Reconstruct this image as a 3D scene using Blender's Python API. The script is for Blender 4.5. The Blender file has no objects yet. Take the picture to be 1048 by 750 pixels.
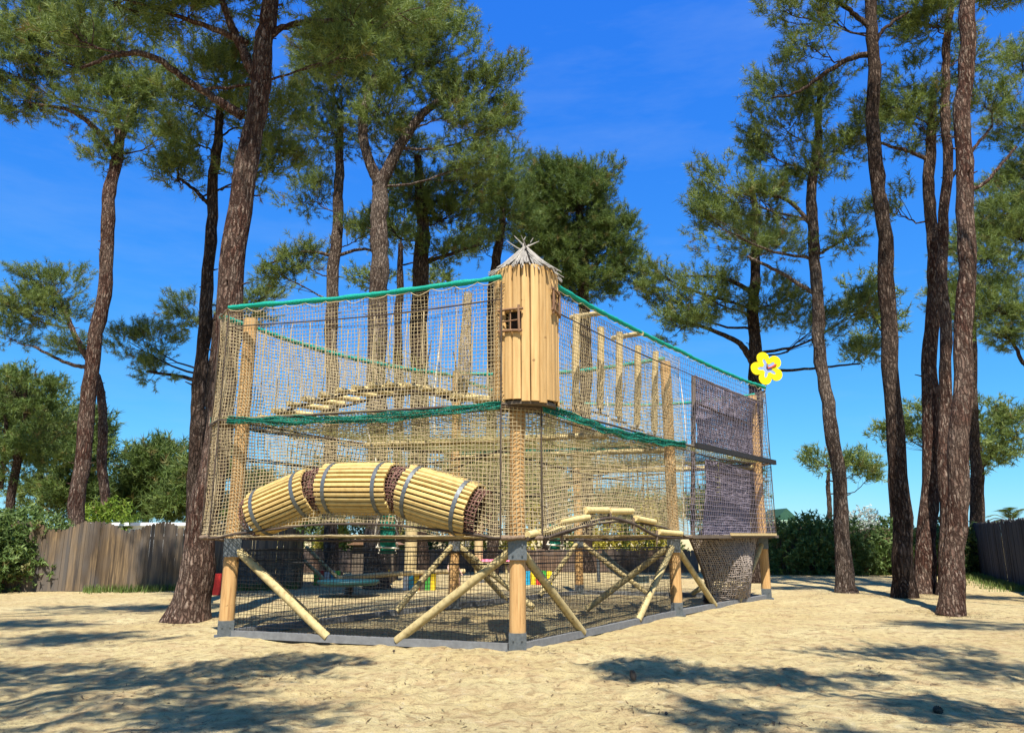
import bpy, math, random
import numpy as np
from mathutils import Vector
random.seed(7)
RNG = np.random.default_rng(11)
sc = bpy.context.scene
col = sc.collection
R = math.radians
# ---------------------------------------------------------------- camera
FPX = 757.0
PIT = math.atan(173 / FPX)
CH = 1.6
cp, sp = math.cos(PIT), math.sin(PIT)
cam = bpy.data.cameras.new('camera')
cam.sensor_width = 36; cam.lens = FPX / 1048 * 36; cam.clip_start = .05; cam.clip_end = 3000
camo = bpy.data.objects.new('camera', cam); col.objects.link(camo)
camo.location = (0, 0, CH); camo.rotation_euler = (math.pi / 2 + PIT, 0, 0)
sc.camera = camo

def ray(px, py):
    u = (px - 524) / FPX; v = (375 - py) / FPX
    return np.array([u, cp - v * sp, sp + v * cp])
def P(px, py, Y):                      # point seen at a photo pixel, at world distance Y
    d = ray(px, py); t = Y / d[1]
    return np.array([d[0] * t, Y, CH + d[2] * t])
def G(px, py):                         # the same on the ground
    d = ray(px, py); t = CH / -d[2]
    return np.array([d[0] * t, d[1] * t, 0.0])

# ---------------------------------------------------------------- objects
def tag(o, label=None, cat=None, group=None, kind=None):
    if label: o['label'] = label
    if cat: o['category'] = cat
    if group: o['group'] = group
    if kind: o['kind'] = kind
    return o
def thing(name, label, cat, loc=(0, 0, 0), group=None):
    o = bpy.data.objects.new(name, None); col.objects.link(o)
    o.location = tuple(float(c) for c in loc); o.empty_display_size = .2
    return tag(o, label, cat, group)
def set_parent(o, p):
    o.parent = p
    # meshes are written in world space: take the parents' offset out
    off = Vector((0, 0, 0)); q = p
    while q is not None:
        off += q.location; q = q.parent
    o.location = -off

class MB:
    """collects vertices and faces, builds one mesh object"""
    def __init__(s):
        s.v = []; s.q = []; s.t = []; s.n = 0; s.qs = []; s.ts = []; s.tint = []
    def add(s, v, q=None, t=None, smooth=False):
        v = np.asarray(v, dtype=np.float64).reshape(-1, 3)
        if q is not None and len(q):
            s.q.append(np.asarray(q, dtype=np.int64).reshape(-1, 4) + s.n); s.qs.append(np.full(len(s.q[-1]), smooth))
        if t is not None and len(t):
            s.t.append(np.asarray(t, dtype=np.int64).reshape(-1, 3) + s.n); s.ts.append(np.full(len(s.t[-1]), smooth))
        s.v.append(v); s.n += len(v)
    def box(s, c, ax, ay, az):         # centre and three half axes
        c, ax, ay, az = (np.asarray(a, float) for a in (c, ax, ay, az))
        v = [c + i * ax + j * ay + k * az for k in (-1, 1) for j in (-1, 1) for i in (-1, 1)]
        s.add(v, [[0, 2, 3, 1], [4, 5, 7, 6], [0, 1, 5, 4], [2, 6, 7, 3], [0, 4, 6, 2], [1, 3, 7, 5]])
    def bar(s, a, b, w, h, up=(0, 0, 1)):
        a = np.asarray(a, float); b = np.asarray(b, float); d = (b - a); L = np.linalg.norm(d); d /= L
        x = np.cross(d, up); x /= np.linalg.norm(x); y = np.cross(x, d)
        s.box((a + b) / 2, d * L / 2, x * w / 2, y * h / 2)
    def ropes(s, pl, r, sides=3, smooth=True):    # pl (m, n, 3): m ropes of n points
        pl = np.asarray(pl, float); m, n, _ = pl.shape
        tn = np.gradient(pl, axis=1); tn /= np.linalg.norm(tn, axis=2, keepdims=True) + 1e-9
        ref = np.where(np.abs(tn[..., 2:3]) > .8, np.array([.31, .93, .2]), np.array([0.05, .1, 1.]))
        a = np.cross(tn, ref); a /= np.linalg.norm(a, axis=2, keepdims=True) + 1e-9
        b = np.cross(tn, a)
        th = np.arange(sides) * 2 * math.pi / sides
        ring = a[:, :, None] * np.cos(th)[None, None, :, None] + b[:, :, None] * np.sin(th)[None, None, :, None]
        rr = np.asarray(r, float)
        if rr.ndim == 1: rr = rr[None, :, None, None]
        elif rr.ndim == 2: rr = rr[:, :, None, None]
        v = pl[:, :, None] + ring * rr
        i = np.arange(m)[:, None, None] * n * sides; j = np.arange(n - 1)[None, :, None] * sides
        k = np.arange(sides)[None, None, :]; k2 = (k + 1) % sides
        q = np.stack([i + j + k, i + j + k2, i + j + sides + k2, i + j + sides + k], -1)
        s.add(v, q, None, smooth)
    def tube(s, pts, r, sides=10, caps=True, smooth=True):
        pts = np.asarray(pts, float); n = len(pts)
        rr = np.full(n, r) if np.isscalar(r) else np.asarray(r, float)
        o = s.n
        s.ropes(pts[None], rr, sides, smooth)
        if caps:
            V = s.v[-1]
            for e, sl in ((0, slice(0, sides)), (1, slice((n - 1) * sides, n * sides))):
                ring = V[sl]; c = ring.mean(0)
                idx = np.arange(sides); nx = (idx + 1) % sides
                t = np.stack([np.full(sides, sides), nx, idx], 1) if e == 0 else np.stack([np.full(sides, sides), idx, nx], 1)
                s.add(np.vstack([ring, c]), None, t)
    def tris(s, v, tint=None):          # v (N,3,3)
        n = len(v)
        s.add(v.reshape(-1, 3), None, np.arange(n * 3).reshape(-1, 3))
        s.tint.append(np.zeros(n) if tint is None else tint)
    def build(s, name, mat, parent=None, smooth=None):
        me = bpy.data.meshes.new(name)
        V = np.vstack(s.v); me.vertices.add(len(V)); me.vertices.foreach_set('co', V.astype(np.float32).ravel())
        Q = np.vstack(s.q) if s.q else np.zeros((0, 4), int); T = np.vstack(s.t) if s.t else np.zeros((0, 3), int)
        lv = np.concatenate([Q.ravel(), T.ravel()]); me.loops.add(len(lv)); me.loops.foreach_set('vertex_index', lv.astype(np.int32))
        me.polygons.add(len(Q) + len(T))
        st = np.concatenate([np.arange(len(Q)) * 4, len(Q) * 4 + np.arange(len(T)) * 3])
        me.polygons.foreach_set('loop_start', st.astype(np.int32))
        sm = np.concatenate(([np.concatenate(s.qs)] if s.q else []) + ([np.concatenate(s.ts)] if s.t else []))
        if smooth is not None: sm[:] = smooth
        me.polygons.foreach_set('use_smooth', sm.astype(bool))
        if s.tint and not s.q:
            a = me.attributes.new('tint', 'FLOAT', 'FACE'); a.data.foreach_set('value', np.concatenate(s.tint).astype(np.float32))
        me.update(calc_edges=True)
        me.materials.append(mat)
        o = bpy.data.objects.new(name, me); col.objects.link(o)
        if parent is not None: set_parent(o, parent)
        return o

def spline(pts, n):                     # Catmull-Rom through rows of numbers
    pts = np.asarray(pts, float); m = len(pts)
    if m == 2:
        t = np.linspace(0, 1, n)[:, None]; return pts[0] * (1 - t) + pts[1] * t
    ext = np.vstack([2 * pts[0] - pts[1], pts, 2 * pts[-1] - pts[-2]])
    u = np.linspace(0, m - 1 - 1e-6, n); i = u.astype(int); f = (u - i)[:, None]
    p0, p1, p2, p3 = ext[i], ext[i + 1], ext[i + 2], ext[i + 3]
    return .5 * (2 * p1 + (p2 - p0) * f + (2 * p0 - 5 * p1 + 4 * p2 - p3) * f ** 2 + (3 * p1 - p0 - 3 * p2 + p3) * f ** 3)

# ---------------------------------------------------------------- materials
class NT:
    def __init__(s, name):
        s.m = bpy.data.materials.new(name); s.m.use_nodes = True
        s.nt = s.m.node_tree; s.nt.nodes.clear()
        s.out = s.nt.nodes.new('ShaderNodeOutputMaterial')
    def n(s, t, **k):
        x = s.nt.nodes.new(t)
        for a, b in k.items(): setattr(x, a, b)
        return x
    def l(s, a, b): s.nt.links.new(a, b)
    def ramp(s, fac, stops, interp='LINEAR'):
        r = s.n('ShaderNodeValToRGB'); e = r.color_ramp.elements; r.color_ramp.interpolation = interp
        while len(e) < len(stops): e.new(.5)
        for el, (p, c) in zip(e, stops): el.position = p; el.color = (*c, 1)
        s.l(fac, r.inputs[0]); return r.outputs[0]
    def coord(s, scale=(1, 1, 1), src='Object'):
        c = s.n('ShaderNodeTexCoord'); m = s.n('ShaderNodeMapping'); m.inputs['Scale'].default_value = scale
        s.l(c.outputs[src], m.inputs[0]); return m.outputs[0]
    def noise(s, vec, scale, detail=4, rough=.6):
        x = s.n('ShaderNodeTexNoise'); x.inputs['Scale'].default_value = scale; x.inputs['Detail'].default_value = detail
        x.inputs['Roughness'].default_value = rough; s.l(vec, x.inputs['Vector']); return x.outputs['Fac']
    def mix(s, fac, a, b, mode='MIX'):
        x = s.n('ShaderNodeMix', data_type='RGBA', blend_type=mode)
        for sock, val in ((x.inputs[0], fac), (x.inputs[6], a), (x.inputs[7], b)):
            if isinstance(val, (int, float)): sock.default_value = val
            elif isinstance(val, tuple): sock.default_value = (*val, 1)
            else: s.l(val, sock)
        return x.outputs[2]
    def math(s, op, a, b=0.0):
        x = s.n('ShaderNodeMath', operation=op)
        for sock, val in ((x.inputs[0], a), (x.inputs[1], b)):
            if isinstance(val, (int, float)): sock.default_value = val
            else: s.l(val, sock)
        return x.outputs[0]
    def bump(s, h, strength, dist=.01):
        b = s.n('ShaderNodeBump'); b.inputs['Strength'].default_value = strength; b.inputs['Distance'].default_value = dist
        s.l(h, b.inputs['Height']); return b.outputs[0]
    def pbsdf(s, color, rough=.8, bump=None, metal=0, spec=.3):
        b = s.n('ShaderNodeBsdfPrincipled'); b.inputs['Roughness'].default_value = rough; b.inputs['Metallic'].default_value = metal
        b.inputs['Specular IOR Level'].default_value = spec
        if isinstance(color, tuple): b.inputs['Base Color'].default_value = (*color, 1)
        else: s.l(color, b.inputs['Base Color'])
        if bump is not None: s.l(bump, b.inputs['Normal'])
        s.l(b.outputs[0], s.out.inputs[0]); return b
    def island(s):
        return s.n('ShaderNodeNewGeometry').outputs['Random Per Island']

def m_plain(name, c, rough=.8, var=.25, scale=18, metal=0, spec=.3):
    t = NT(name); v = t.noise(t.coord(), scale, 5)
    lo = tuple(x * (1 - var) for x in c); hi = tuple(min(1, x * (1 + var)) for x in c)
    t.pbsdf(t.ramp(v, [(.3, lo), (.7, hi)]), rough, t.bump(v, .3, .004), metal, spec); return t.m
def m_wood(name, a, b, dark, rough=.75, stretch=(14, 14, .9), knots=True, isl=.25):
    t = NT(name); v = t.noise(t.coord(stretch), 2.2, 8, .65)
    c = t.ramp(v, [(.28, dark), (.45, a), (.7, b)])
    i = t.island()
    c = t.mix(isl, c, t.ramp(i, [(0, tuple(x * .55 for x in a)), (.5, a), (1, tuple(min(1, x * 1.25) for x in b))]))
    if knots:
        k = t.noise(t.coord((1, 1, 1)), 9, 2)
        c = t.mix(t.ramp(k, [(.69, (0, 0, 0)), (.74, (.7, .7, .7))]), c, tuple(x * .45 for x in dark))
    t.pbsdf(c, rough, t.bump(v, .5, .006)); return t.m
def m_bark(name, plate_a, plate_b, crack, flake, scale=9.0):
    t = NT(name)
    co = t.n('ShaderNodeTexCoord'); nz = t.n('ShaderNodeTexNoise'); nz.inputs['Scale'].default_value = 3.5; nz.inputs['Detail'].default_value = 6; nz.inputs['Roughness'].default_value = .7
    t.l(co.outputs['Object'], nz.inputs['Vector'])
    add = t.n('ShaderNodeVectorMath', operation='MULTIPLY_ADD'); t.l(nz.outputs['Color'], add.inputs[0])
    add.inputs[1].default_value = (.16, .16, .5); t.l(co.outputs['Object'], add.inputs[2])
    mp = t.n('ShaderNodeMapping'); mp.inputs['Scale'].default_value = (1, 1, .2); t.l(add.outputs[0], mp.inputs[0])
    vo = t.n('ShaderNodeTexVoronoi', feature='DISTANCE_TO_EDGE'); vo.inputs['Scale'].default_value = scale; t.l(mp.outputs[0], vo.inputs['Vector'])
    vc = t.n('ShaderNodeTexVoronoi'); vc.inputs['Scale'].default_value = scale * 2.2; t.l(mp.outputs[0], vc.inputs['Vector'])
    sep = t.n('ShaderNodeSeparateColor'); t.l(vc.outputs['Color'], sep.inputs[0])
    fine = t.noise(mp.outputs[0], 22, 8, .75)
    pl = t.ramp(sep.outputs[0], [(.0, plate_a), (.70, plate_b), (.80, flake)])
    pl = t.mix(t.ramp(fine, [(.4, (0, 0, 0)), (.62, (.75, .75, .75))]), pl, tuple(x * .4 for x in plate_a))
    big = t.noise(co.outputs['Object'], .9, 4)
    pl = t.mix(t.ramp(big, [(.42, (0, 0, 0)), (.66, (.5, .5, .5))]), pl, tuple(x * .8 for x in flake))
    c = t.mix(t.ramp(vo.outputs['Distance'], [(.0, (.85, .85, .85)), (.22, (0, 0, 0))]), pl, crack)
    h = t.math('ADD', t.ramp(vo.outputs['Distance'], [(0, (0, 0, 0)), (.3, (1, 1, 1))]), t.math('MULTIPLY', fine, .7))
    t.pbsdf(c, .95, t.bump(h, 1.0, .035), spec=.05); return t.m
def m_leaf(name, dark, mid, lite, dead=(.16, .10, .04), dead_at=.955, trans=.22):
    t = NT(name)
    a = t.n('ShaderNodeAttribute'); a.attribute_name = 'tint'
    c = t.ramp(a.outputs['Fac'], [(0, dark), (.5, mid), (.9, lite), (dead_at, dead)])
    c = t.mix(.3, c, t.ramp(t.island(), [(0, dark), (1, lite)]))
    d = t.n('ShaderNodeBsdfPrincipled'); d.inputs['Roughness'].default_value = .55; d.inputs['Specular IOR Level'].default_value = .15
    t.l(c, d.inputs['Base Color'])
    tr = t.n('ShaderNodeBsdfTranslucent'); t.l(t.mix(1.0, c, (1.3, 1.35, .6), 'MULTIPLY'), tr.inputs[0])
    mx = t.n('ShaderNodeMixShader'); mx.inputs[0].default_value = trans
    t.l(d.outputs[0], mx.inputs[1]); t.l(tr.outputs[0], mx.inputs[2]); t.l(mx.outputs[0], t.out.inputs[0]); return t.m

M = {}
M['post'] = m_wood('treated_post_wood', (.42, .235, .085), (.53, .33, .135), (.24, .12, .04), isl=.1)
M['log'] = m_wood('peeled_log_wood', (.45, .33, .15), (.57, .44, .21), (.25, .17, .07), stretch=(9, 9, 9), isl=.2)
M['logx'] = m_wood('bridge_log_wood', (.52, .39, .16), (.64, .50, .235), (.30, .20, .08), stretch=(7, 7, 7), isl=.2)
M['brace'] = m_wood('grey_gold_brace_wood', (.36, .275, .12), (.48, .385, .19), (.17, .12, .055), stretch=(6, 6, 6), isl=.1)
M['board'] = m_wood('hut_slab_wood', (.46, .275, .10), (.57, .37, .155), (.28, .15, .05), stretch=(10, 10, .7), isl=.35)
M['slat'] = m_wood('tunnel_slat_wood', (.47, .315, .105), (.60, .44, .175), (.27, .16, .05), stretch=(5, 5, 5), isl=.4, knots=False)
M['drift'] = m_wood('bleached_driftwood', (.22, .195, .16), (.35, .32, .265), (.08, .065, .05), stretch=(8, 8, 8), isl=.35, knots=False)
M['frame'] = m_wood('dark_twig_wood', (.17, .09, .045), (.25, .14, .07), (.06, .03, .02), knots=False)
M['platform'] = m_wood('dark_deck_wood', (.10, .075, .05), (.16, .12, .08), (.03, .02, .015), knots=False)
M['netolive'] = m_plain('olive_net_rope', (.30, .27, .10), .9, .3, 5)
M['net'] = m_plain('hemp_net_rope', (.45, .355, .20), .9, .25, 5)
M['netlite'] = m_plain('pale_rope', (.66, .60, .48), .9, .2, 5)
M['netblack'] = m_plain('black_net_cord', (.018, .017, .016), .8, .2)
M['rope_dark'] = m_plain('dark_brown_rope', (.06, .042, .03), .9, .4, 30)
M['roll'] = m_plain('brown_rolled_net_edge', (.16, .11, .07), .95, .5, 40)
M['liner'] = m_plain('maroon_liner_net', (.20, .10, .075), .9, .4, 20)
M['green'] = m_plain('teal_green_netting', (.0, .24, .165), .75, .6, 75)
M['greendk'] = m_plain('dark_green_netting', (.008, .17, .115), .8, .5, 30)
M['purple'] = m_plain('mauve_brown_netting', (.23, .195, .23), .85, .3, 12)
M['bag'] = m_plain('dark_brown_netting', (.29, .235, .19), .85, .35, 12)
M['steel'] = m_plain('galvanised_steel', (.13, .14, .14), .5, .25, 25, .6, .5)
M['sill'] = m_plain('weathered_grey_sill', (.15, .15, .145), .7, .2, 12)
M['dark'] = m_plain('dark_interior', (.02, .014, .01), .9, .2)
M['yellow'] = m_plain('yellow_paint', (.80, .60, .0), .45, .04)
M['skyblue'] = m_plain('pale_blue_paint', (.22, .30, .52), .5, .1)
M['red'] = m_plain('red_paint', (.6, .05, .03), .5, .1)
M['bark_red'] = m_bark('red_pine_bark', (.075, .036, .025), (.155, .080, .055), (.022, .012, .009), (.34, .25, .185), 15)
M['bark_dark'] = m_bark('dark_pine_bark', (.045, .028, .02), (.095, .058, .04), (.012, .008, .006), (.19, .14, .105), 15)
M['bark_grey'] = m_bark('grey_pine_bark', (.085, .055, .04), (.17, .118, .088), (.025, .017, .013), (.34, .27, .21), 16)
M['limb'] = m_plain('limb_bark', (.085, .062, .048), .9, .5, 9)
M['needle'] = m_leaf('pine_needles', (.042, .072, .018), (.118, .165, .042), (.245, .285, .090))
M['needle_dark'] = m_leaf('dark_pine_needles', (.030, .058, .015), (.084, .128, .032), (.180, .225, .062))
M['leaf'] = m_leaf('shrub_leaves', (.04, .075, .018), (.10, .155, .04), (.21, .27, .09))
M['gold'] = m_leaf('golden_conifer', (.20, .17, .02), (.40, .33, .045), (.55, .46, .08))
M['lime'] = m_leaf('lime_leaves', (.06, .11, .012), (.13, .19, .02), (.22, .28, .04))
M['silver'] = m_leaf('silver_leaves', (.22, .24, .22), (.36, .38, .35), (.48, .5, .47))
M['grass'] = m_leaf('green_grass', (.05, .09, .015), (.11, .16, .03), (.19, .22, .07))
M['white'] = m_plain('white_paint', (.75, .75, .73), .5, .06)
M['pink'] = m_plain('pink_cloth', (.78, .20, .27), .8, .15)
M['palegreen'] = m_plain('pale_green_paint', (.42, .58, .40), .6, .1)
M['roofgreen'] = m_plain('dark_green_roof', (.02, .06, .035), .6, .2)
M['plastic'] = m_plain('grey_green_plastic', (.10, .13, .115), .5, .15)
M['teal'] = m_plain('teal_plastic', (.008, .05, .05), .5, .15)
M['skin'] = m_plain('skin', (.60, .38, .28), .6, .05)
M['hair'] = m_plain('brown_hair', (.06, .035, .02), .6, .2)
M['cone'] = m_plain('pine_cone_scales', (.09, .065, .045), .9, .5, 60)
for nm, c in (('p_red', (.65, .04, .03)), ('p_green', (.06, .32, .05)), ('p_yellow', (.8, .55, .02)), ('p_blue', (.02, .28, .45))):
    M[nm] = m_plain(nm.replace('p_', '') + '_board_paint', c, .5, .1)

def fence_mat(name, a, b, dark):
    t = NT(name); v = t.noise(t.coord((9, 9, .45)), 2.5, 7, .65)
    c = t.ramp(v, [(.36, dark), (.5, a), (.66, b)])
    g2 = t.noise(t.coord((3.2, 3.2, .30)), 1.6, 4); c = t.mix(t.ramp(g2, [(.46, (0, 0, 0)), (.6, (.8, .8, .8))]), c, tuple(x * 1.15 for x in dark))
    g = t.noise(t.coord((1.1, 1.1, .5)), .9, 3)
    c = t.mix(t.ramp(g, [(.42, (0, 0, 0)), (.62, (.8, .8, .8))]), c, tuple((x + y + z) / 3 * .8 for x, y, z in [(a[0] * 1.5, a[1] * 1.3, a[2])] * 3))
    c = t.mix(.3, c, t.ramp(t.island(), [(0, dark), (.5, a), (1, b)]))
    t.pbsdf(c, .9, t.bump(v, .5, .006), spec=.1); return t.m
M['fence'] = fence_mat('weathered_fence_boards', (.12, .083, .048), (.27, .178, .088), (.028, .020, .015))
M['fence_dark'] = fence_mat('dark_fence_boards', (.05, .045, .042), (.09, .08, .073), (.02, .018, .017))
M['fence_brown'] = fence_mat('brown_fence_boards', (.15, .095, .06), (.23, .155, .10), (.06, .035, .025))

def sand_mat():
    t = NT('pale_sand'); co = t.coord()
    a = t.noise(co, .55, 6, .6); b = t.noise(co, 7, 7, .72); f = t.noise(co, 55, 4, .7); g = t.noise(co, 2.2, 5, .65)
    c = t.ramp(a, [(.3, (.46, .345, .155)), (.5, (.52, .415, .20)), (.7, (.56, .465, .24))])
    c = t.mix(t.ramp(g, [(.46, (0, 0, 0)), (.64, (.7, .7, .7))]), c, (.41, .275, .135))
    c = t.mix(t.ramp(b, [(.50, (0, 0, 0)), (.62, (.85, .85, .85))]), c, (.29, .20, .095))
    c = t.mix(t.ramp(b, [(.30, (.7, .7, .7)), (.44, (0, 0, 0))]), c, (.58, .49, .31))
    c = t.mix(t.ramp(f, [(.57, (0, 0, 0)), (.66, (.85, .85, .85))]), c, (.15, .105, .055))
    vo = t.n('ShaderNodeTexVoronoi', feature='SMOOTH_F1'); vo.inputs['Scale'].default_value = 3.2; t.l(co, vo.inputs['Vector'])
    h = t.math('ADD', t.math('ADD', t.math('MULTIPLY', b, 1.8), t.math('MULTIPLY', f, .5)), t.math('MULTIPLY', vo.outputs['Distance'], .8))
    t.pbsdf(c, .95, t.bump(h, .9, .06), spec=.1); return t.m
M['sand'] = sand_mat()

# ---------------------------------------------------------------- ground
GW = [(RNG.uniform(0, 6.283), RNG.uniform(.8, 7.0), RNG.uniform(0, 6.3)) for k in range(26)]
GF = [(RNG.uniform(0, 6.283), RNG.uniform(9, 26), RNG.uniform(0, 6.3)) for k in range(34)]
def gz(X, Y):                          # gentle hollows and scuffs in the sand
    Z = np.zeros_like(X)
    for a, w, ph in GW: Z = Z + np.sin((X * math.cos(a) + Y * math.sin(a)) * w + ph) * .009 / (w ** .6)
    near = .0034 * np.exp(-(X / 9) ** 2 - ((Y - 9) / 6) ** 2)
    for a, w, ph in GF: Z = Z + np.sin((X * math.cos(a) + Y * math.sin(a)) * w + ph) * near
    return Z * np.exp(-((X / 22) ** 2 + ((Y - 9) / 22) ** 2))
def ground():
    mb = MB(); n = 420
    s = np.sinh(np.linspace(-1, 1, n) * 7.5) / math.sinh(7.5)
    xs = s * 1500; ys = 9 + s * 1500
    X, Y = np.meshgrid(xs, ys)
    Z = gz(X, Y)
    i = np.arange(n - 1); I, J = np.meshgrid(i, i); q = np.stack([J * n + I, J * n + I + 1, (J + 1) * n + I + 1, (J + 1) * n + I], -1)
    mb.add(np.stack([X, Y, Z], -1), q.reshape(-1, 4), None, True)
    o = mb.build('ground', M['sand']); o['kind'] = 'structure'
ground()

# ---------------------------------------------------------------- net climbing structure
F = np.array([.08, 11.1, 0]); L = np.array([-4.65, 12.66, 0]); Mm = np.array([3.40, 15.98, 0]); Rr = np.array([6.62, 20.07, 0])
ML = L + Mm - F; RL = L + Rr - F
Z0, Z1, Z2 = 1.60, 3.52, 5.46
def unit(a): return a / np.linalg.norm(a)
def perp(d): return np.array([d[1], -d[0], 0])   # to the right of travel
OFF, CHF = .34, .40
loopv = [F, Mm, Rr, RL, ML, L]                   # counter-clockwise seen from above
def off_corner(a, b, c):
    d1, d2 = unit(b - a), unit(c - b); n1, n2 = perp(d1), perp(d2)
    A = np.array([[n1[0], n1[1]], [n2[0], n2[1]]])
    s = np.linalg.solve(A, [n1[:2] @ b[:2] + OFF, n2[:2] @ b[:2] + OFF]) if abs(np.linalg.det(A)) > .1 else (b + n1 * OFF)[:2]
    apex = np.array([s[0], s[1], 0])
    return apex, apex - d1 * CHF, apex + d2 * CHF
cor = {}
for i, b in enumerate(loopv):
    cor[i] = off_corner(loopv[i - 1], b, loopv[(i + 1) % 6])
# outline: each corner post gets a short chamfered bay, mid posts a single point
F1, F2 = cor[0][1], cor[0][2]; Mo = cor[1][0]; R1, R2 = cor[2][1], cor[2][2]
L_SHIFT = np.array([-.30, .02, 0])
K1, K2 = cor[3][1], cor[3][2]; MLo = cor[4][0]; L1, L2 = cor[5][1] + L_SHIFT, cor[5][2] + L_SHIFT * .45
up = lambda p, z: np.array([p[0], p[1], z])

CS = thing('net_climbing_structure', 'two storey climbing frame of tan rope nets on wooden posts with green top edges', 'climbing frame', F)

def wob(u, v, seed, amp):
    r = np.random.default_rng(seed); o = np.zeros(np.broadcast(u, v).shape)
    for k in range(5):
        a, b, p = r.uniform(-9, 9), r.uniform(-9, 9), r.uniform(0, 6.3)
        o = o + np.sin(a * u + b * v + p) / 5
    return o * amp
def net(mb, S, nu, nv, r, seg=2, jit=.004, sides=3):
    """rope net on the surface S(u,v); nu x nv cells"""
    vs = np.linspace(0, 1, nv + 1); us = np.linspace(0, 1, nu + 1)
    uu = np.linspace(0, 1, max(4, nu // seg) + 1)
    U, V = np.meshgrid(uu, vs)
    pl = S(U, V); pl = pl + RNG.normal(0, jit, pl.shape); mb.ropes(pl, r, sides)
    vv = np.linspace(0, 1, max(4, nv // seg) + 1)
    V2, U2 = np.meshgrid(vv, us)
    pl = S(U2, V2); pl = pl + RNG.normal(0, jit, pl.shape); mb.ropes(pl, r, sides)
def wall_surface(a, b, z0, z1, bow=0.0, seed=1, arch=0.0, belly=.0, amp=.035):
    d = unit(b - a); nrm = perp(d)
    def S(u, v):
        zb = z0 + arch * np.sin(math.pi * np.clip((u - .03) / .94, 0, 1)) ** .8
        z = zb + (z1 - zb) * v
        w = wob(u, v, seed, amp) - belly * np.sin(math.pi * v) * .5 + bow * np.sin(math.pi * u) * np.sin(math.pi * v)
        x = a[None, None, :] + (b - a)[None, None, :] * u[..., None] + nrm[None, None, :] * w[..., None]
        x = x.copy(); x[..., 2] = z + wob(u, v, seed + 50, amp * .6)
        return x
    return S
def wall_net(a, b, z0, z1, cell, r, mat='net', name='net_panel', **k):
    mb = MB(); w = np.linalg.norm(b - a)
    net(mb, wall_surface(a, b, z0, z1, **k), max(3, round(w / cell)), max(3, round((z1 - z0) / cell)), r)
    return mb.build(name, M[mat], CS)
sd = 0
for (a, b, cell, r, mat, arch) in (
        (L2, F1, .060, .0060, 'net', .20), (F1, F2, .062, .0066, 'net', 0), (F2, Mo, .066, .0062, 'net', .27), (Mo, R1, .11, .0055, 'purple', 0),
        (R1, R2, .09, .007, 'net', 0), (R2, K1, .12, .007, 'net', 0), (K1, K2, .12, .007, 'net', .27), (K2, MLo, .09, .008, 'net', .3),
        (MLo, L1, .064, .0080, 'net', .3), (L1, L2, .062, .0058, 'net', 0)):
    sd += 3
    wall_net(a, b, Z0 - .02, Z1 - .03, cell, r, mat, seed=sd, arch=arch, belly=.12, bow=-.05 if arch else 0)
    wall_net(a, b, Z1 + .0, Z2 - (.08 if arch else .02), cell, r, mat, seed=sd + 1, belly=.14, bow=-.04 if arch else 0)
# partition between the two modules
wall_net(ML, Mm, Z0, Z1, .10, .008, seed=91); wall_net(ML, Mm, Z1, Z2, .09, .008, seed=92)
# floor nets
def floor_net(q, z, cell, sag, seed, name, mat='net', r=.0065):
    a, b, c, d = q
    def S(u, v):
        x = ((1 - u) * (1 - v))[..., None] * a + (u * (1 - v))[..., None] * b + (u * v)[..., None] * c + ((1 - u) * v)[..., None] * d
        x = x.copy(); x[..., 2] = z - sag * np.sin(math.pi * u) * np.sin(math.pi * v) + wob(u, v, seed, .03)
        return x
    mb = MB(); net(mb, S, round(np.linalg.norm(b - a) / cell), round(np.linalg.norm(d - a) / cell), r)
    return mb.build(name, M[mat], CS)
floor_net((L2, F1, Mo, MLo), Z0, .11, .06, 31, 'floor_net'); floor_net((MLo, Mo, R1, K1), Z0, .11, .06, 32, 'floor_net')
floor_net((L2, F1, Mo, MLo), Z1, .14, .12, 33, 'floor_net', 'netolive'); floor_net((MLo, Mo, R1, K1), Z1, .15, .1, 34, 'floor_net', 'netolive')
# slack inner nets that run through the lower storey
def slack(a, b, h, z, seed, cell=.09):
    S0 = wall_surface(a, b, z, z + h, seed=seed, amp=.12)
    def S(u, v):
        x = S0(u, v); x[..., 2] -= .35 * np.sin(math.pi * u) * (1 - .4 * v); return x
    mb = MB(); net(mb, S, round(np.linalg.norm(b - a) / cell), round(h / cell), .007)
    return mb.build('inner_net', M['netolive'], CS)
mid1 = (L + ML) / 2; mid2 = (F + Mm) / 2
slack(mid1, mid2, .7, 2.75, 61, .11); slack(L * .5 + F * .5, ML * .5 + Mm * .5, .9, 3.95, 66, .12); slack(L * .8 + F * .2, ML * .8 + Mm * .2, 1.3, 2.0, 67, .10)
slack(L * .5 + F * .5, ML * .5 + Mm * .5, 1.0, 2.4, 63, .12); slack((Mm + Rr) / 2, (ML + RL) / 2, 1.0, 2.4, 64, .13)

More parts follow.
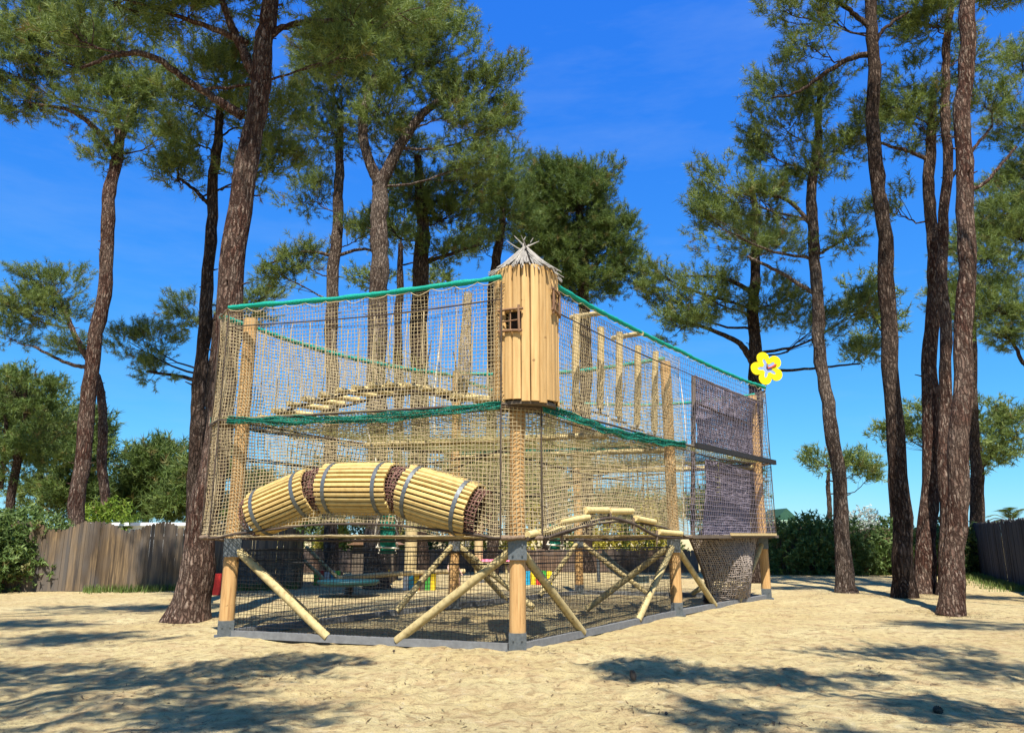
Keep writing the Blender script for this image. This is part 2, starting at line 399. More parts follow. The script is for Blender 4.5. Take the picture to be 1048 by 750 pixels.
# posts, brackets
def post(p, top, r=.118):
    mb = MB()
    # two half logs bolted together: a peanut section
    th = np.arange(20) * 2 * math.pi / 20; d = unit(np.array([p[1], -p[0], 0])); e = perp(d)
    rad = r * (1 - .12 * np.exp(-(np.cos(th) / .22) ** 2))
    prof = np.outer(np.cos(th) * rad, d) + np.outer(np.sin(th) * rad * .92, e)
    zs = np.linspace(.12, top, 14); V = np.array([up(p, z)[None] + prof * (1.02 - .05 * z / top) for z in zs])
    i = np.arange(13)[:, None] * 20; k = np.arange(20)[None]; k2 = (k + 1) % 20
    mb.add(V, np.stack([i + k, i + k2, i + 20 + k2, i + 20 + k], -1).reshape(-1, 4), None, True)
    mb.add(np.vstack([V[-1].reshape(-1, 3), up(p, top)]), None, [[20, j, (j + 1) % 20] for j in range(20)])
    o = mb.build('post', M['post'], CS)
    mb = MB(); mb.box(up(p, .13), d * .125, e * .125, (0, 0, .13)); mb.box(up(p, .012), d * .17, e * .17, (0, 0, .012))
    for s1 in (-1, 1):
        mb.tube([up(p, .17) + d * .06 * s1 + e * s1 * .0 - e * .10, up(p, .17) + d * .06 * s1 - e * .145], .012, 6)
        mb.tube([up(p, .17) + d * .06 * s1 + e * .10, up(p, .17) + d * .06 * s1 + e * .145], .012, 6)
    b = mb.build('base_bracket', M['steel'], o)
    mb = MB(); mb.box(up(p, Z0 - .19), d * .135, e * .135, (0, 0, .15))
    for s1 in (-1, 1):
        for zz in (-.08, .06):
            mb.tube([up(p, Z0 - .19 + zz) + d * .07 * s1 + e * .12, up(p, Z0 - .19 + zz) + d * .07 * s1 + e * .16], .014, 6)
    mb.build('collar_bracket', M['steel'], o)
for p, t in ((F, Z1 + .4), (L, Z2 - .1), (Mm, Z2 - .1), (Rr, Z2 - .1), (ML, Z2), (RL, Z2)): post(p, t)
# diagonal braces
def brace(p, toward, ln=1.9, z1=1.36, side=0.0):
    d = unit(toward - p); n = perp(d) * side
    a = up(p, z1) + d * .12 + n; b = up(p, .07) + d * ln + n
    mb = MB(); mb.tube(spline([a, (a + b) / 2, b], 9), .066, 12); mb.build('brace', M['brace'], CS)
for p, ts in ((L, (F, ML)), (F, (L, Mm)), (Mm, (F, Rr, ML)), (Rr, (Mm, RL)), (ML, (L, Mm, RL)), (RL, (ML, Rr))):
    for t in ts: brace(p, t)
# sills, floor beams
def edge_beam(a, b, z, w, h, name, mat):
    d = unit(b - a); mb = MB(); mb.bar(up(a, z) + d * .14, up(b, z) - d * .14, w, h); mb.build(name, M[mat], CS)
for a, b in ((L, F), (F, Mm), (Mm, Rr), (Rr, RL), (RL, ML), (ML, L)): edge_beam(a, b, .055, .09, .11, 'ground_sill', 'sill')
for a, b in ((L, F), (F, Mm), (Mm, Rr), (ML, Mm), (ML, L), (RL, Rr), (RL, ML)):
    mb = MB(); mb.tube(spline([up(a, Z0 - .05), up((a + b) / 2, Z0 - .085), up(b, Z0 - .05)], 14), .016, 6); mb.build('floor_cable', M['rope_dark'], CS)
    mb = MB(); mb.tube(spline([up(a, Z1 - .02), up((a + b) / 2, Z1 - .10), up(b, Z1 - .02)], 14), .016, 6); mb.build('mid_cable', M['rope_dark'], CS)
# rolled net edge at the foot of the walls
def edge_roll(a, b, z, arch, r, mat, name, seed):
    n = 60; u = np.linspace(0, 1, n); x = a + (b - a) * u[:, None]
    x[:, 2] = z + arch * np.sin(math.pi * np.clip((u - .03) / .94, 0, 1)) ** .8 + wob(u, u * 2, seed, .015)
    rr = r * (1 + .3 * wob(u * 4, u * 3, seed + 3, 1.0))
    mb = MB(); mb.tube(x, rr, 8); return mb.build(name, M[mat], CS)
for i, (a, b, ar) in enumerate(((L1, L2, 0), (L2, F1, .20), (F1, F2, 0), (F2, Mo, .27), (Mo, R1, 0), (R1, R2, 0), (R2, K1, 0), (K2, MLo, 0), (MLo, L1, 0))):
    big = .034 if ar == 0 and i < 3 else .018
    edge_roll(a, b, Z0 - .03, ar, big, 'roll' if ar == 0 else 'rope_dark', 'net_hem', 200 + i)
    edge_roll(a, b, Z1 - .02, 0, .02, 'rope_dark', 'waist_rope', 220 + i)
# ragged underside of the corner bays
for (a, b, c) in ((F1, F2, F), (L1, L2, L), (R1, R2, Rr)):
    for z in (Z0 - .03, Z1 - .05):
        def S(u, v, a=a, b=b, c=c, z=z):
            e = a[None, None] * (1 - u[..., None]) + b[None, None] * u[..., None]
            x = e * (1 - v[..., None]) + c[None, None] * v[..., None]; x = x.copy(); x[..., 2] = z - .07 * v; return x
        mb = MB(); net(mb, S, 30, 18, .014); mb.build('bay_floor_net', M['roll'], CS)
# green netting bands at mid height
def band(a, b, z, h, seed, mat='greendk', tilt=0.0):
    d = unit(b - a); nr = perp(d); w_ = np.linalg.norm(b - a)
    def S(u, v):
        x = a + (b - a) * u[..., None] + nr * (.03 + wob(u * 3, v * 2, seed, .05))[..., None]; x = x.copy()
        x[..., 2] = z - .10 * np.sin(math.pi * u) + tilt * u + h * (v - .5) * (1 + .5 * wob(u * 4, u, seed + 4, 1.0)) + wob(u * 6, v + u, seed + 9, .035); return x
    mb = MB(); net(mb, S, round(w_ / .026), 6, .0085, seg=1)
    mb.build('green_waist_band', M[mat], CS)
band(L2 + unit(F1 - L2) * .2, F1, Z1 - .03, .11, 301)
band(F2, Mo, Z1 - .03, .13, 302)
band(ML, Mm, Z1 + .05, .14, 303); band(MLo, L1, Z1 + .05, .12, 304)
# green netting rolled round the top cables, with a pale lashing cord below
def top_edge(a, b, z, seed, sag=.05, r=.043):
    n = 60; u = np.linspace(0, 1, n); x = a + (b - a) * u[:, None]; x[:, 2] = z - sag * np.sin(math.pi * u) + wob(u * 2, u * 3, seed, .012)
    rr = r * (1 + .3 * wob(u * 30, u * 23, seed + 5, 1.0))
    mb = MB(); mb.tube(x, rr, 9); mb.build('green_top_edge', M['green'], CS)
    m = 13 if r > .041 else 10
    n = m * 12; u = np.linspace(0, 1, n); y = a + (b - a) * u[:, None]
    y[:, 2] = z - sag * np.sin(math.pi * u) - r * .6 - (.07 + .05 * wob(u * 9, u, seed + 8, 1.0)) * np.abs(np.sin(math.pi * u * m)) ** .7
    nr = perp(unit(b - a)); y = y + nr * .02
    mb = MB(); mb.tube(y, .006, 5); mb.build('lashing_cord', M['net'], CS)
top_edge(L2, F1, Z2 + .02, 401); top_edge(F2, Mo, Z2 + .10, 402); top_edge(Mo, R1, Z2 + .10, 403)
top_edge(L1, MLo, Z2, 404, .18, .045); top_edge(ML, Mm, Z2 - .02, 405, .16, .045); top_edge(MLo, K2, Z2, 406, .15, .04); top_edge(K1, R2, Z2, 407, .15, .04)
for a, b in ((L1, L2), (R1, R2)):
    edge_roll(a, b, Z2, 0, .022, 'roll', 'top_rope', 430)
for a, b in ((L2, F1), (F2, Mo), (Mo, R1)):
    edge_roll(a, b, Z2 - .34, -.05, .011, 'rope_dark', 'upper_rope', 440)
# black fine net below the floor
for a, b in ((L, F), (F, Mm), (ML, Mm), (L, ML), (Mm, Rr)):
    if b is Rr: continue
    d = unit(b - a); c = .058 if (a is L and b is F) or a is F else .085
    wall_net(a + d * .15, b - d * .15, .06, 1.36, c, .0034, 'netblack', 'lower_black_net', seed=int(abs(a[0] * 100)) + 7, amp=.02)
    mb = MB()
    for z, s in ((1.37, .01), (1.20, .03)):
        mb.tube(spline([up(a, z), up((a + b) / 2, z - s), up(b, z)], 12), .011, 6)
    mb.build('black_support_rope', M['netblack'], CS)
# vertical stretch ropes by the corner bays and inside
for p in (F1, F2, L1, L2, R1, R2):
    mb = MB()
    for z0, z1 in ((Z0 - .02, Z1 - .03), (Z1, Z2 - .06)):
        mb.tube(spline([up(p, z0), up(p * .992, (z0 + z1) / 2), up(p, z1)], 12), .012, 6)
    mb.build('corner_rope', M['rope_dark'], CS)
for i in range(16):
    t = RNG.uniform(.1, .95); q = F + (Rr - F) * t + (L - F) * RNG.uniform(.12, .8); z0, z1 = ((Z0, Z1), (Z1, Z2))[i % 2]
    mb = MB(); mb.tube(spline([up(q, z0), up(q + RNG.normal(0, .05, 3), (z0 + z1) / 2), up(q + RNG.normal(0, .1, 3), z1)], 10), .013, 6)
    mb.build('hanging_rope', M['rope_dark' if i % 3 else 'netlite'], CS)
for i, (a, b, z, s) in enumerate(((L, Mm, 2.9, .35), (mid1, F, 2.95, .3), (mid2, ML, 2.7, .3), (F, Mm, 2.75, .14), (Mm, Rr, 3.2, .12), (F * .5 + L * .5, Mm, 2.6, .3), (L, F, 2.85, .22), (ML, Rr, 2.7, .25))):
    mb = MB(); mb.tube(spline([up(a, z), up((a + b) / 2, z - s), up(b, z)], 20), .014, 6); mb.build('slack_rope', M['rope_dark'], CS)
# small pale patch nets at the corners / net post cover
a = P(479, 300, 12.0); b = P(473, 412, 12.0)
def S(u, v):
    c = np.array([[a + (b - a) * t for t in row] for row in (1 - v)]); r0 = .085 + .02 * np.sin(5 * v) - .05 * np.exp(-(v / .12) ** 2)
    return c + np.stack([np.cos(u * 2 * math.pi) * r0, np.sin(u * 2 * math.pi) * r0, 0 * u], -1)
mb = MB(); net(mb, S, 22, 60, .006, seg=1); mb.build('net_sleeve', M['net'], CS)
# deck beam across the far bay
mb = MB(); d = unit(Rr - Mm)
mb.bar(up(Mm, Z1 + .0) + d * .5 + perp(d) * .40, up(Rr, Z1 + .0) + d * .25 + perp(d) * .40, .08, .12); mb.build('deck_beam', M['netblack'], CS)
mb = MB(); mb.bar(up(Mm, Z0 - .02) + d * .2 + perp(d) * .15, up(Rr, Z0 - .02) + d * .1 + perp(d) * .15, .5, .07); mb.build('deck_beam', M['platform'], CS)
mb = MB(); mb.bar(up(Mm, Z0 + .03) + d * 2.1 + perp(d) * .42, up(Rr, Z0 + .03) - d * .2 + perp(d) * .42, .07, .06); mb.build('bag_rail', M['log'], CS)
for (a, b) in ((mid1, mid2), (ML, Mm), (RL, Rr)):
    mb = MB(); mb.tube([up(a, Z1 - .12), up(b, Z1 - .12)], .06, 10); mb.build('cross_pole', M['brace'], CS)
# overhead rails above the hanging poles
for px0, py0, px1, py1, Y in ((585, 325, 617, 320, 12.9), (627, 346, 657, 341, 14.1)):
    mb = MB(); mb.tube([P(px0, py0, Y + .7), P(px1, py1, Y)], .05, 10); mb.build('overhead_rail', M['log'], CS)
# mauve climbing screens in the far bay
def screen(corners, nu, nv, r, mat, seed, name='climbing_screen'):
    a, b, c, e = corners
    def S(u, v):
        x = ((1 - u) * (1 - v))[..., None] * a + (u * (1 - v))[..., None] * b + (u * v)[..., None] * c + ((1 - u) * v)[..., None] * e
        return x + wob(u, v, seed, .12)[..., None] * np.array([.7, -.6, 0])
    mb = MB(); net(mb, S, nu, nv, r, jit=.006)
    return mb.build(name, M[mat], CS)
screen((P(713, 455, 17.6), P(772, 474, 20.2), P(775, 412, 20.2), P(713, 384, 17.6)), 42, 30, .0225, 'purple', 501)
screen((P(721, 549, 17.7), P(768, 549, 20.0), P(768, 482, 20.0), P(723, 470, 17.7)), 36, 30, .0225, 'purple', 502)
for px, Y in ((709, 17.3), (778, 20.4)):
    mb = MB(); mb.tube([P(px, 548, Y), P(px + 1, 400 if px > 750 else 385, Y)], .055, 8); mb.build('screen_pole', M['platform'], CS)
mb = MB(); mb.tube(spline([P(713, 412, 17.6), P(745, 426, 18.8), P(775, 436, 20.2)], 10), .03, 6); mb.build('screen_rope', M['rope_dark'], CS)

# ---------------------------------------------------------------- net bag hanging below the far bay
bag = thing('net_climbing_funnel', 'dark brown hanging net funnel that bulges from the climbing frame floor to the sand', 'climbing net', G(748, 622))
ta, tb = P(705, 551, 17.2), P(776, 551, 19.2); ba, bb = G(727, 620), G(767, 616)
def bagS(u, v):
    l = ta + (ba - ta) * (1 - (1 - v) ** 1.5)[..., None]; r_ = tb + (bb - tb) * (1 - (1 - v) ** 1.35)[..., None]
    x = l * (1 - u[..., None]) + r_ * u[..., None]; d2 = unit(tb - ta)
    x = x + np.array([.5, -.62, 0]) * (.48 * np.sin(math.pi * u) * np.sin(math.pi * np.clip(v, .08, 1) * .93) ** .7)[..., None]
    x = x.copy(); x[..., 2] = (ta[2]) * (1 - v) + .05 + .04 * wob(u, v, 71, 1.0); return x
mb = MB(); net(mb, bagS, 44, 32, .0125, jit=.008); mb.build('net', M['bag'], bag)
def bagB(u, v):
    x = bagS(u, v); return x + np.array([-.45, .65, 0]) * (1.1 * np.sin(math.pi * u))[..., None]
mb = MB(); net(mb, bagB, 36, 26, .014, jit=.008); mb.build('rear_net', M['rope_dark'], bag)
for u0 in (0., 1.):
    v = np.linspace(0, 1, 20); x = bagS(np.full((1, 20), u0), v[None])[0]
    mb = MB(); mb.tube(x, .026, 6); mb.build('edge_rope', M['rope_dark'], bag)

# ---------------------------------------------------------------- slatted tunnels
dLF = unit(F - L)
def tunnel(c0, c1, rad, label):
    t = thing('slatted_tunnel', label, 'play tunnel', (c0 + c1) / 2 - np.array([0, 0, rad]), 'slatted wooden tunnels in the net')
    ax = unit(c1 - c0); x = unit(np.cross(ax, (0, 0, 1))); y = np.cross(x, ax); n = 32
    mb = MB()
    for k in range(n):
        th = 2 * math.pi * (k + .5) / n; nrm = x * math.cos(th) + y * math.sin(th); tg = -x * math.sin(th) + y * math.cos(th)
        jit = RNG.normal(0, .008, 2); hw = rad * math.pi / n * .76; pts = np.linspace(0, 1, 7); V = []
        a = c0 + ax * jit[0]; b = c1 + ax * jit[1]
        for s in pts:
            p = a + (b - a) * s + nrm * rad * (1 + .035 * math.sin(math.pi * s))
            for (e, f) in ((-1, -.010), (-.6, .012), (.6, .012), (1, -.010), (1, -.026), (-1, -.026)): V.append(p + tg * hw * e + nrm * f)
        q = [[i * 6 + j, i * 6 + (j + 1) % 6, (i + 1) * 6 + (j + 1) % 6, (i + 1) * 6 + j] for i in range(6) for j in range(6)]
        q += [[0, 3, 2, 1], [0, 5, 4, 3], [36, 37, 38, 39], [36, 39, 40, 41]]
        mb.add(V, q)
    mb.build('slat_wall', M['slat'], t)
    Ln = np.linalg.norm(c1 - c0)
    for s in (.13, .84):
        mb = MB(); th = np.linspace(0, 2 * math.pi, 41); r = rad * (1 + .035 * math.sin(math.pi * s)) + .020; V = []
        for w, rr in ((-.032, r), (.032, r), (.032, r - .006), (-.032, r - .006)):
            V.append(c0 + ax * (s * Ln + w) + rr * (np.cos(th)[:, None] * x + np.sin(th)[:, None] * y))
        i = np.arange(40); q = []
        for j in range(4):
            k = (j + 1) % 4; q.append(np.stack([j * 41 + i, j * 41 + i + 1, k * 41 + i + 1, k * 41 + i], -1))
        mb.add(np.array(V), np.vstack(q), None, False); mb.build('metal_band', M['steel'], t)
    def S(u, v):                        # inner net liner sticking out at both ends
        th = u * 2 * math.pi; rr = rad * (.90 - .05 * np.cos(v * 6))
        return c0 + ax * (-.14 + v * (Ln + .28))[..., None] + rr[..., None] * (np.cos(th)[..., None] * x + np.sin(th)[..., None] * y)
    mb = MB(); net(mb, S, 40, 26, .008); mb.build('liner_net', M['liner'], t)
    mb = MB(); k = np.linspace(0, 1, 5); mb.tube([c0 + ax * (.04 + q * (Ln - .08)) for q in k], [rad * (.93 + .03 * math.sin(math.pi * q)) for q in k], 24, caps=False); mb.build('interior_shade', M['dark'], t)  # near-black shell: the shade inside the tunnel put into its colour
    return t
YL = lambda s: L + (F - L) * s + perp(dLF) * -.30
def tc(px, py, s0, out=-.30):           # point on a plane parallel to the left-hand face
    base = L + (F - L) * s0 + perp(dLF) * out; d = ray(px, py); n = perp(dLF); t = ((base - np.array([0, 0, CH])) @ n) / (d @ n); return np.array([0, 0, CH]) + d * t
tunnel(tc(265, 526, .1, .14), tc(322, 502, .3, .14), .375, 'slatted wooden tunnel nearest the leaning pine, rising to the right')
tunnel(tc(335, 500, .3, .14), tc(405, 500, .6, .14), .385, 'level slatted wooden tunnel between the other two tunnels')
tunnel(tc(417, 502, .6, .14), tc(486, 523, .9, .14), .40, 'slatted wooden tunnel nearest the round hut post, sloping down to the right')

# ---------------------------------------------------------------- upper log bridge
ub = thing('log_bridge', 'arched bridge of short pale logs hung on ropes in the upper storey beside the hut', 'rope bridge', up(YL(.5), Z1 + .1))
dFR = unit(Rr - F); hung = []
lx = [(264, 428), (279, 421), (294, 414), (310, 409), (327, 405), (344, 400), (361, 397), (378, 395), (396, 394), (413, 395), (430, 398), (447, 401), (463, 406)]
for px, py in lx:
    p = tc(px, py - 1, .5); q = p + dFR * .80 + np.array([0, 0, .01]) + dLF * .12
    mb = MB(); mb.tube(spline([p, (p + q) / 2, q], 5), .052, 12); mb.build('log', M['logx'], ub); hung.append((p, q))
p = tc(478, 407, .5); mb = MB(); mb.tube([p, p + dLF * .42 + np.array([0, 0, -.05])], .06, 12); mb.build('log', M['logx'], ub)
for k in (0, 1):
    line = np.array([(h[0] if k == 0 else h[1]) - np.array([0, 0, .07]) for h in hung]) + (dFR * .12 if k == 0 else -dFR * .12)
    mb = MB(); mb.tube(spline(line, 50), .024, 8); mb.build('carrying_rope', M['rope_dark'], ub)
    for i, h in enumerate(hung):
        e = h[k] + (dFR * .05 if k == 0 else -dFR * .05)
        top = up(e + RNG.normal(0, .02, 3), Z2 - .15)
        mb = MB(); mb.tube(spline([e, (e + top) / 2 + RNG.normal(0, .02, 3), top], 8), .009, 5); mb.build('hanger_rope', M['net'], ub)
# lower log walk: logs lie along the right-hand face
lb = thing('log_walkway', 'low arched walkway of five tied logs in the lower storey right of the hut post', 'rope bridge', (F2 + Mo) / 2 + np.array([0, 0, Z0]))
def tr(px, py):
    n = perp(dFR); d = ray(px, py); b = (F2 + Mo) / 2 + n * .015; t = ((b - np.array([0, 0, CH])) @ n) / (d @ n); return np.array([0, 0, CH]) + d * t
segs = [((540, 547), (576, 540)), ((572, 534), (602, 529)), ((599, 522), (622, 522)), ((624, 523), (647, 523)), ((650, 530), (670, 534)), ((674, 544), (697, 546))]
for (a0, a1) in segs:
    a, b = tr(*a0), tr(*a1); mb = MB(); mb.tube(spline([a, (a + b) / 2, b], 5), .052, 12); mb.build('log', M['logx'], lb)
und = [(540, 551), (575, 546), (600, 536), (624, 530), (648, 536), (672, 548), (697, 550)]
mb = MB(); mb.tube(spline([tr(*p) for p in und], 40), .03, 8); mb.build('carrying_rope', M['rope_dark'], lb)
for i, p in enumerate(und):
    b = tr(*p)
    if 0 < i < 6:
        mb = MB(); mb.tube([b + np.array([0, 0, .10]), b - np.array([0, 0, .16])], [.035, .012], 7); mb.build('knot', M['roll'], lb)
# hanging balance poles in the upper storey
hp_lab = ('hanging log pole closest to the round hut', 'second hanging log pole counted from the round hut', 'third hanging log pole counted from the round hut',
          'fourth hanging log pole, one short of the last before the corner post', 'last hanging log pole before the middle post')
for (px, py0, py1, Y), lab in zip(((590, 322, 415, 12.9), (615, 335, 418, 13.5), (634, 340, 426, 14.2), (653, 354, 434, 14.8), (671, 360, 441, 15.4)), hp_lab):
    a, b = P(px, py0, Y), P(px - 1, py1, Y)
    t = thing('hanging_pole', lab, 'log pole', b, 'hanging balance poles in the upper storey')
    mb = MB(); mb.tube(spline([a, (a + b) / 2 + RNG.normal(0, .01, 3), b], 9), .068, 12); mb.build('pole', M['log'], t)
    mb = MB(); mb.tube([a, up(a, Z2 - .05)], .014, 6); mb.build('suspension_rope', M['rope_dark'], t)
    mb = MB(); mb.tube([b, b - np.array([0, 0, .12])], .03, 6); mb.tube([b + dFR * -.3 - np.array([0, 0, .1]), b + dFR * .3 - np.array([0, 0, .1])], .02, 6); mb.build('foot_rope', M['rope_dark'], t)

# rope ladders with green backing
def ladder(px, py0, py1, Y, w, n, label):
    a, b = P(px, py0, Y), P(px, py1, Y); t = thing('rope_ladder', label, 'rope ladder', b, 'green backed rope ladders')
    mb = MB(); mb.bar(a, b, w * .86, .03, (0, 1, 0)); mb.build('green_backing', M['greendk'], t)
    mb = MB()
    for s in (-1, 1):
        x = np.linspace(0, 1, 26); q = a + (b - a) * x[:, None]; q[:, 0] += s * (w / 2 + .02 * np.sin(x * math.pi * 2 * n)); q[:, 1] -= .05
        mb.tube(q, .013, 6)
    mb.build('side_rope', M['netlite'], t)
    for k in range(n):
        z = a + (b - a) * (k + .5) / n - np.array([0, .06, 0]); mb = MB()
        mb.tube(spline([z + np.array([-w / 2 - .05, 0, .01]), z, z + np.array([w / 2 + .05, 0, -.01])], 6), .018, 7); mb.build('rung', M['netlite'], t)
ladder(397, 521, 566, 14.5, .34, 4, 'rope ladder with green backing under the middle slatted tunnel')
ladder(568, 536, 562, 14.5, .24, 3, 'small rope ladder with green backing just right of the hut post')
# white hoop
h = thing('rope_hoop', 'thin white rope hoop hanging under the third slatted tunnel', 'hoop', P(470, 561, 14))
c = P(472, 553, 14); th = np.linspace(-.6, 4.4, 28); mb = MB(); mb.tube(c + np.stack([np.cos(th) * .14, 0 * th, np.sin(th) * .17], -1), .012, 6); mb.build('ring', M['white'], h)
mb = MB(); mb.tube([c + np.array([.08, 0, -.1]), c + np.array([.10, 0, .26])], .012, 6); mb.build('hanger_rope', M['white'], h)

# ---------------------------------------------------------------- round hut
HC = np.array([.205, 11.22, 0]); HR = .50; HZ0, HZ1 = 3.56, 5.66
hut = thing('round_hut', 'round lookout hut of vertical slab boards with a bleached stick roof on the corner post', 'play hut', up(HC, HZ0))
win = [(math.atan2(-.88, -.45), 4.77), (math.atan2(-.36, .93), 5.14)]      # angle, centre height
mb = MB(); nb = 22
WH = .148
for k in range(nb):
    th = 2 * math.pi * (k + .5) / nb; nr = np.array([math.cos(th), math.sin(th), 0]); tg = np.array([-math.sin(th), math.cos(th), 0])
    hw = HR * math.pi / nb * .90; z0 = HZ0 + RNG.uniform(-.05, .04); z1 = HZ1
    spans = [(z0, z1)]
    for wa, wz in win:
        if abs((th - wa + math.pi) % (2 * math.pi) - math.pi) * HR < WH + .0: spans = [(z0, wz - WH), (wz + WH, z1)]
    rj = HR + RNG.normal(0, .012)
    for (s0, s1) in spans:
        nz = 6; V = []
        for z in np.linspace(s0, s1, nz):
            for e, f in ((-1, -.016), (-.90, .000), (-.5, .008), (.5, .008), (.90, .000), (1, -.016), (1, -.04), (-1, -.04)):
                V.append(up(HC, z) + nr * (rj + f) + tg * hw * e * (1 + .03 * math.sin(z * 5 + k)))
        q = [[i * 8 + j, i * 8 + (j + 1) % 8, (i + 1) * 8 + (j + 1) % 8, (i + 1) * 8 + j] for i in range(nz - 1) for j in range(8)]
        e = (nz - 1) * 8; q += [[0, 3, 2, 1], [0, 5, 4, 3], [0, 7, 6, 5], [e, e + 1, e + 2, e + 3], [e, e + 3, e + 4, e + 5], [e, e + 5, e + 6, e + 7]]
        mb.add(V, q)
mb.build('wall', M['board'], hut)
mb = MB(); mb.tube([up(HC, HZ0 + .06), up(HC, HZ1 - .1)], HR - .10, 20); mb.build('interior_shade', M['dark'], hut)  # near-black drum painted for the shade behind windows and board gaps
mb = MB(); mb.tube([up(HC, HZ0 - .06), up(HC, HZ0 - .012)], HR - .03, 20); mb.build('deck', M['platform'], hut)
for wa, wz in win:
    nr = np.array([math.cos(wa), math.sin(wa), 0]); tg = np.array([-math.sin(wa), math.cos(wa), 0]); c = up(HC, wz) + nr * (HR + .018)
    w = MB(); s = WH + .01
    for (a, b, r) in (((-s - .05, s + .02), (s + .06, s + .005), .020), ((-s - .04, -s + .01), (s + .04, -s - .02), .022), ((-s, -s - .06), (-s + .01, s + .05), .020), ((s, -s - .04), (s - .01, s + .07), .021)):
        w.tube(spline([c + tg * a[0] + np.array([0, 0, a[1]]), c + tg * (a[0] + b[0]) / 2 + np.array([0, 0, (a[1] + b[1]) / 2 + .006]) + nr * .01, c + tg * b[0] + np.array([0, 0, b[1]])], 7), r, 7)
    wo = w.build('window', M['frame'], hut)
    w = MB()
    w.tube([c + tg * -s - nr * .01, c + tg * s - nr * .01], .012, 6); w.tube([c + np.array([0, 0, -s]) - nr * .012, c + np.array([0, 0, s]) - nr * .012], .012, 6)
    w.build('glazing_bar', M['frame'], wo)
# stick roof: several shaggy layers of bleached sticks
mb = MB()
for k in range(240):
    th = RNG.uniform(0, 2 * math.pi); nr = np.array([math.cos(th), math.sin(th), 0]); tg = np.array([-nr[1], nr[0], 0])
    lay = RNG.uniform(-.01, .045); r0 = RNG.choice([.02, .06, .16, .26]) + RNG.uniform(0, .05); e = min(HR + .15, max(r0 + .25, HR + RNG.uniform(-.12, .13)))
    hz = lambda r: 5.60 + .54 * (1 - min(1, r / (HR + .08))) ** 1.25
    a = up(HC, hz(r0) + lay) + nr * r0; b = up(HC, hz(e) + lay + RNG.uniform(-.05, .02)) + nr * e + tg * RNG.normal(0, .06)
    m = up((a + b) / 2, hz((r0 + e) / 2) + lay) + tg * RNG.normal(0, .012); w_ = RNG.uniform(.6, 1.25)
    mb.tube(spline([a, m, b], 6), np.array([.009, .015, .017, .017, .014, .008]) * w_, 5)
for th, h_, o_ in ((2.6, .22, .20), (2.9, .12, .30), (.5, .17, .16), (.2, .10, .24), (4.2, .14, .12), (1.4, .2, .1)):
    nr = np.array([math.cos(th), math.sin(th), 0]); a = up(HC, 6.02) - nr * .10; b = up(HC, 6.16 + h_) + nr * o_
    mb.tube(spline([a, (a + b) / 2 + RNG.normal(0, .015, 3), b], 5), [.016, .017, .015, .012, .005], 5)
ro = mb.build('roof', M['drift'], hut)
mb = MB(); zz = np.linspace(0, 1, 6); mb.tube([up(HC, 5.60 + .46 * t) for t in zz], [HR + .0 - (HR) * t * .97 for t in zz], 20); mb.build('roof_gap_shade', M['dark'], ro)  # near-black cone paints the shade between the roof sticks

# ---------------------------------------------------------------- flower sign
fc = P(785, 377, 20.3)
fl = thing('flower_sign', 'yellow five petal flower sign on the far top corner of the climbing frame', 'sign', up(fc, fc[2] - .7))
def extrude(mb, outline, c, ux, uz, th, inner=None):
    o = np.asarray(outline); n = len(o); nr = np.cross(ux, uz)
    if inner is None:
        for s, fl_ in ((1, 0), (-1, 1)):
            V = [c + ux * x + uz * y + nr * th / 2 * s for x, y in o] + [c + ux * o[:, 0].mean() + uz * o[:, 1].mean() + nr * th / 2 * s]
            mb.add(V, None, [[n, i, (i + 1) % n] if s > 0 else [n, (i + 1) % n, i] for i in range(n)])
        rings = [o]
    else:
        q = np.asarray(inner)
        for s in (1, -1):
            V = [c + ux * x + uz * y + nr * th / 2 * s for x, y in np.vstack([o, q])]
            mb.add(V, [[i, (i + 1) % n, n + (i + 1) % n, n + i] for i in range(n)])
        rings = [o, q]
    for rg in rings:
        V = [c + ux * x + uz * y + nr * th / 2 * s for s in (1, -1) for x, y in rg]
        mb.add(V, [[i, (i + 1) % n, n + (i + 1) % n, n + i] for i in range(n)])
fx, fz = unit(np.array([1, .12, 0])), np.array([0, 0, 1.])
th = np.linspace(0, 2 * math.pi, 200, endpoint=False)
ph = th - math.pi / 2 - .35
po = .48 * (.50 + .50 * np.abs(np.cos(2.5 * ph)) ** .5); pi_ = .13 + .15 * np.maximum(0, np.cos(5 * ph)) ** .8
mb = MB(); extrude(mb, np.stack([np.cos(th) * po, np.sin(th) * po], 1), fc, fx, fz, .04, np.stack([np.cos(th) * pi_, np.sin(th) * pi_], 1)); mb.build('petals', M['yellow'], fl)
mb = MB(); extrude(mb, np.stack([np.cos(th) * (pi_ - .004), np.sin(th) * (pi_ - .004)], 1), fc, fx, fz, .025); mb.build('star_centre', M['skyblue'], fl)
nrm = np.cross(fx, fz); nrm = nrm if nrm[1] < 0 else -nrm
mb = MB(); mb.tube(spline([fc + nrm * .03, fc + fx * .13 + fz * .04 + nrm * .04, fc + fx * .27 + fz * .12 + nrm * .03], 8), [.022] * 5 + [.03, .034, .02], 7); mb.build('stamen', M['red'], fl)
mb = MB(); mb.tube([fc + nrm * .028 + fz * .03, fc + nrm * .028 + fz * .14], [.035, .012], 7); mb.build('dark_notch', M['frame'], fl)
mb = MB(); mb.tube([fc - fz * .28 - nrm * .05, up(Rr + (fc - Rr) * np.array([.6, .6, 0]), Z2 - .2)], .025, 8); mb.build('mounting_pole', M['steel'], fl)

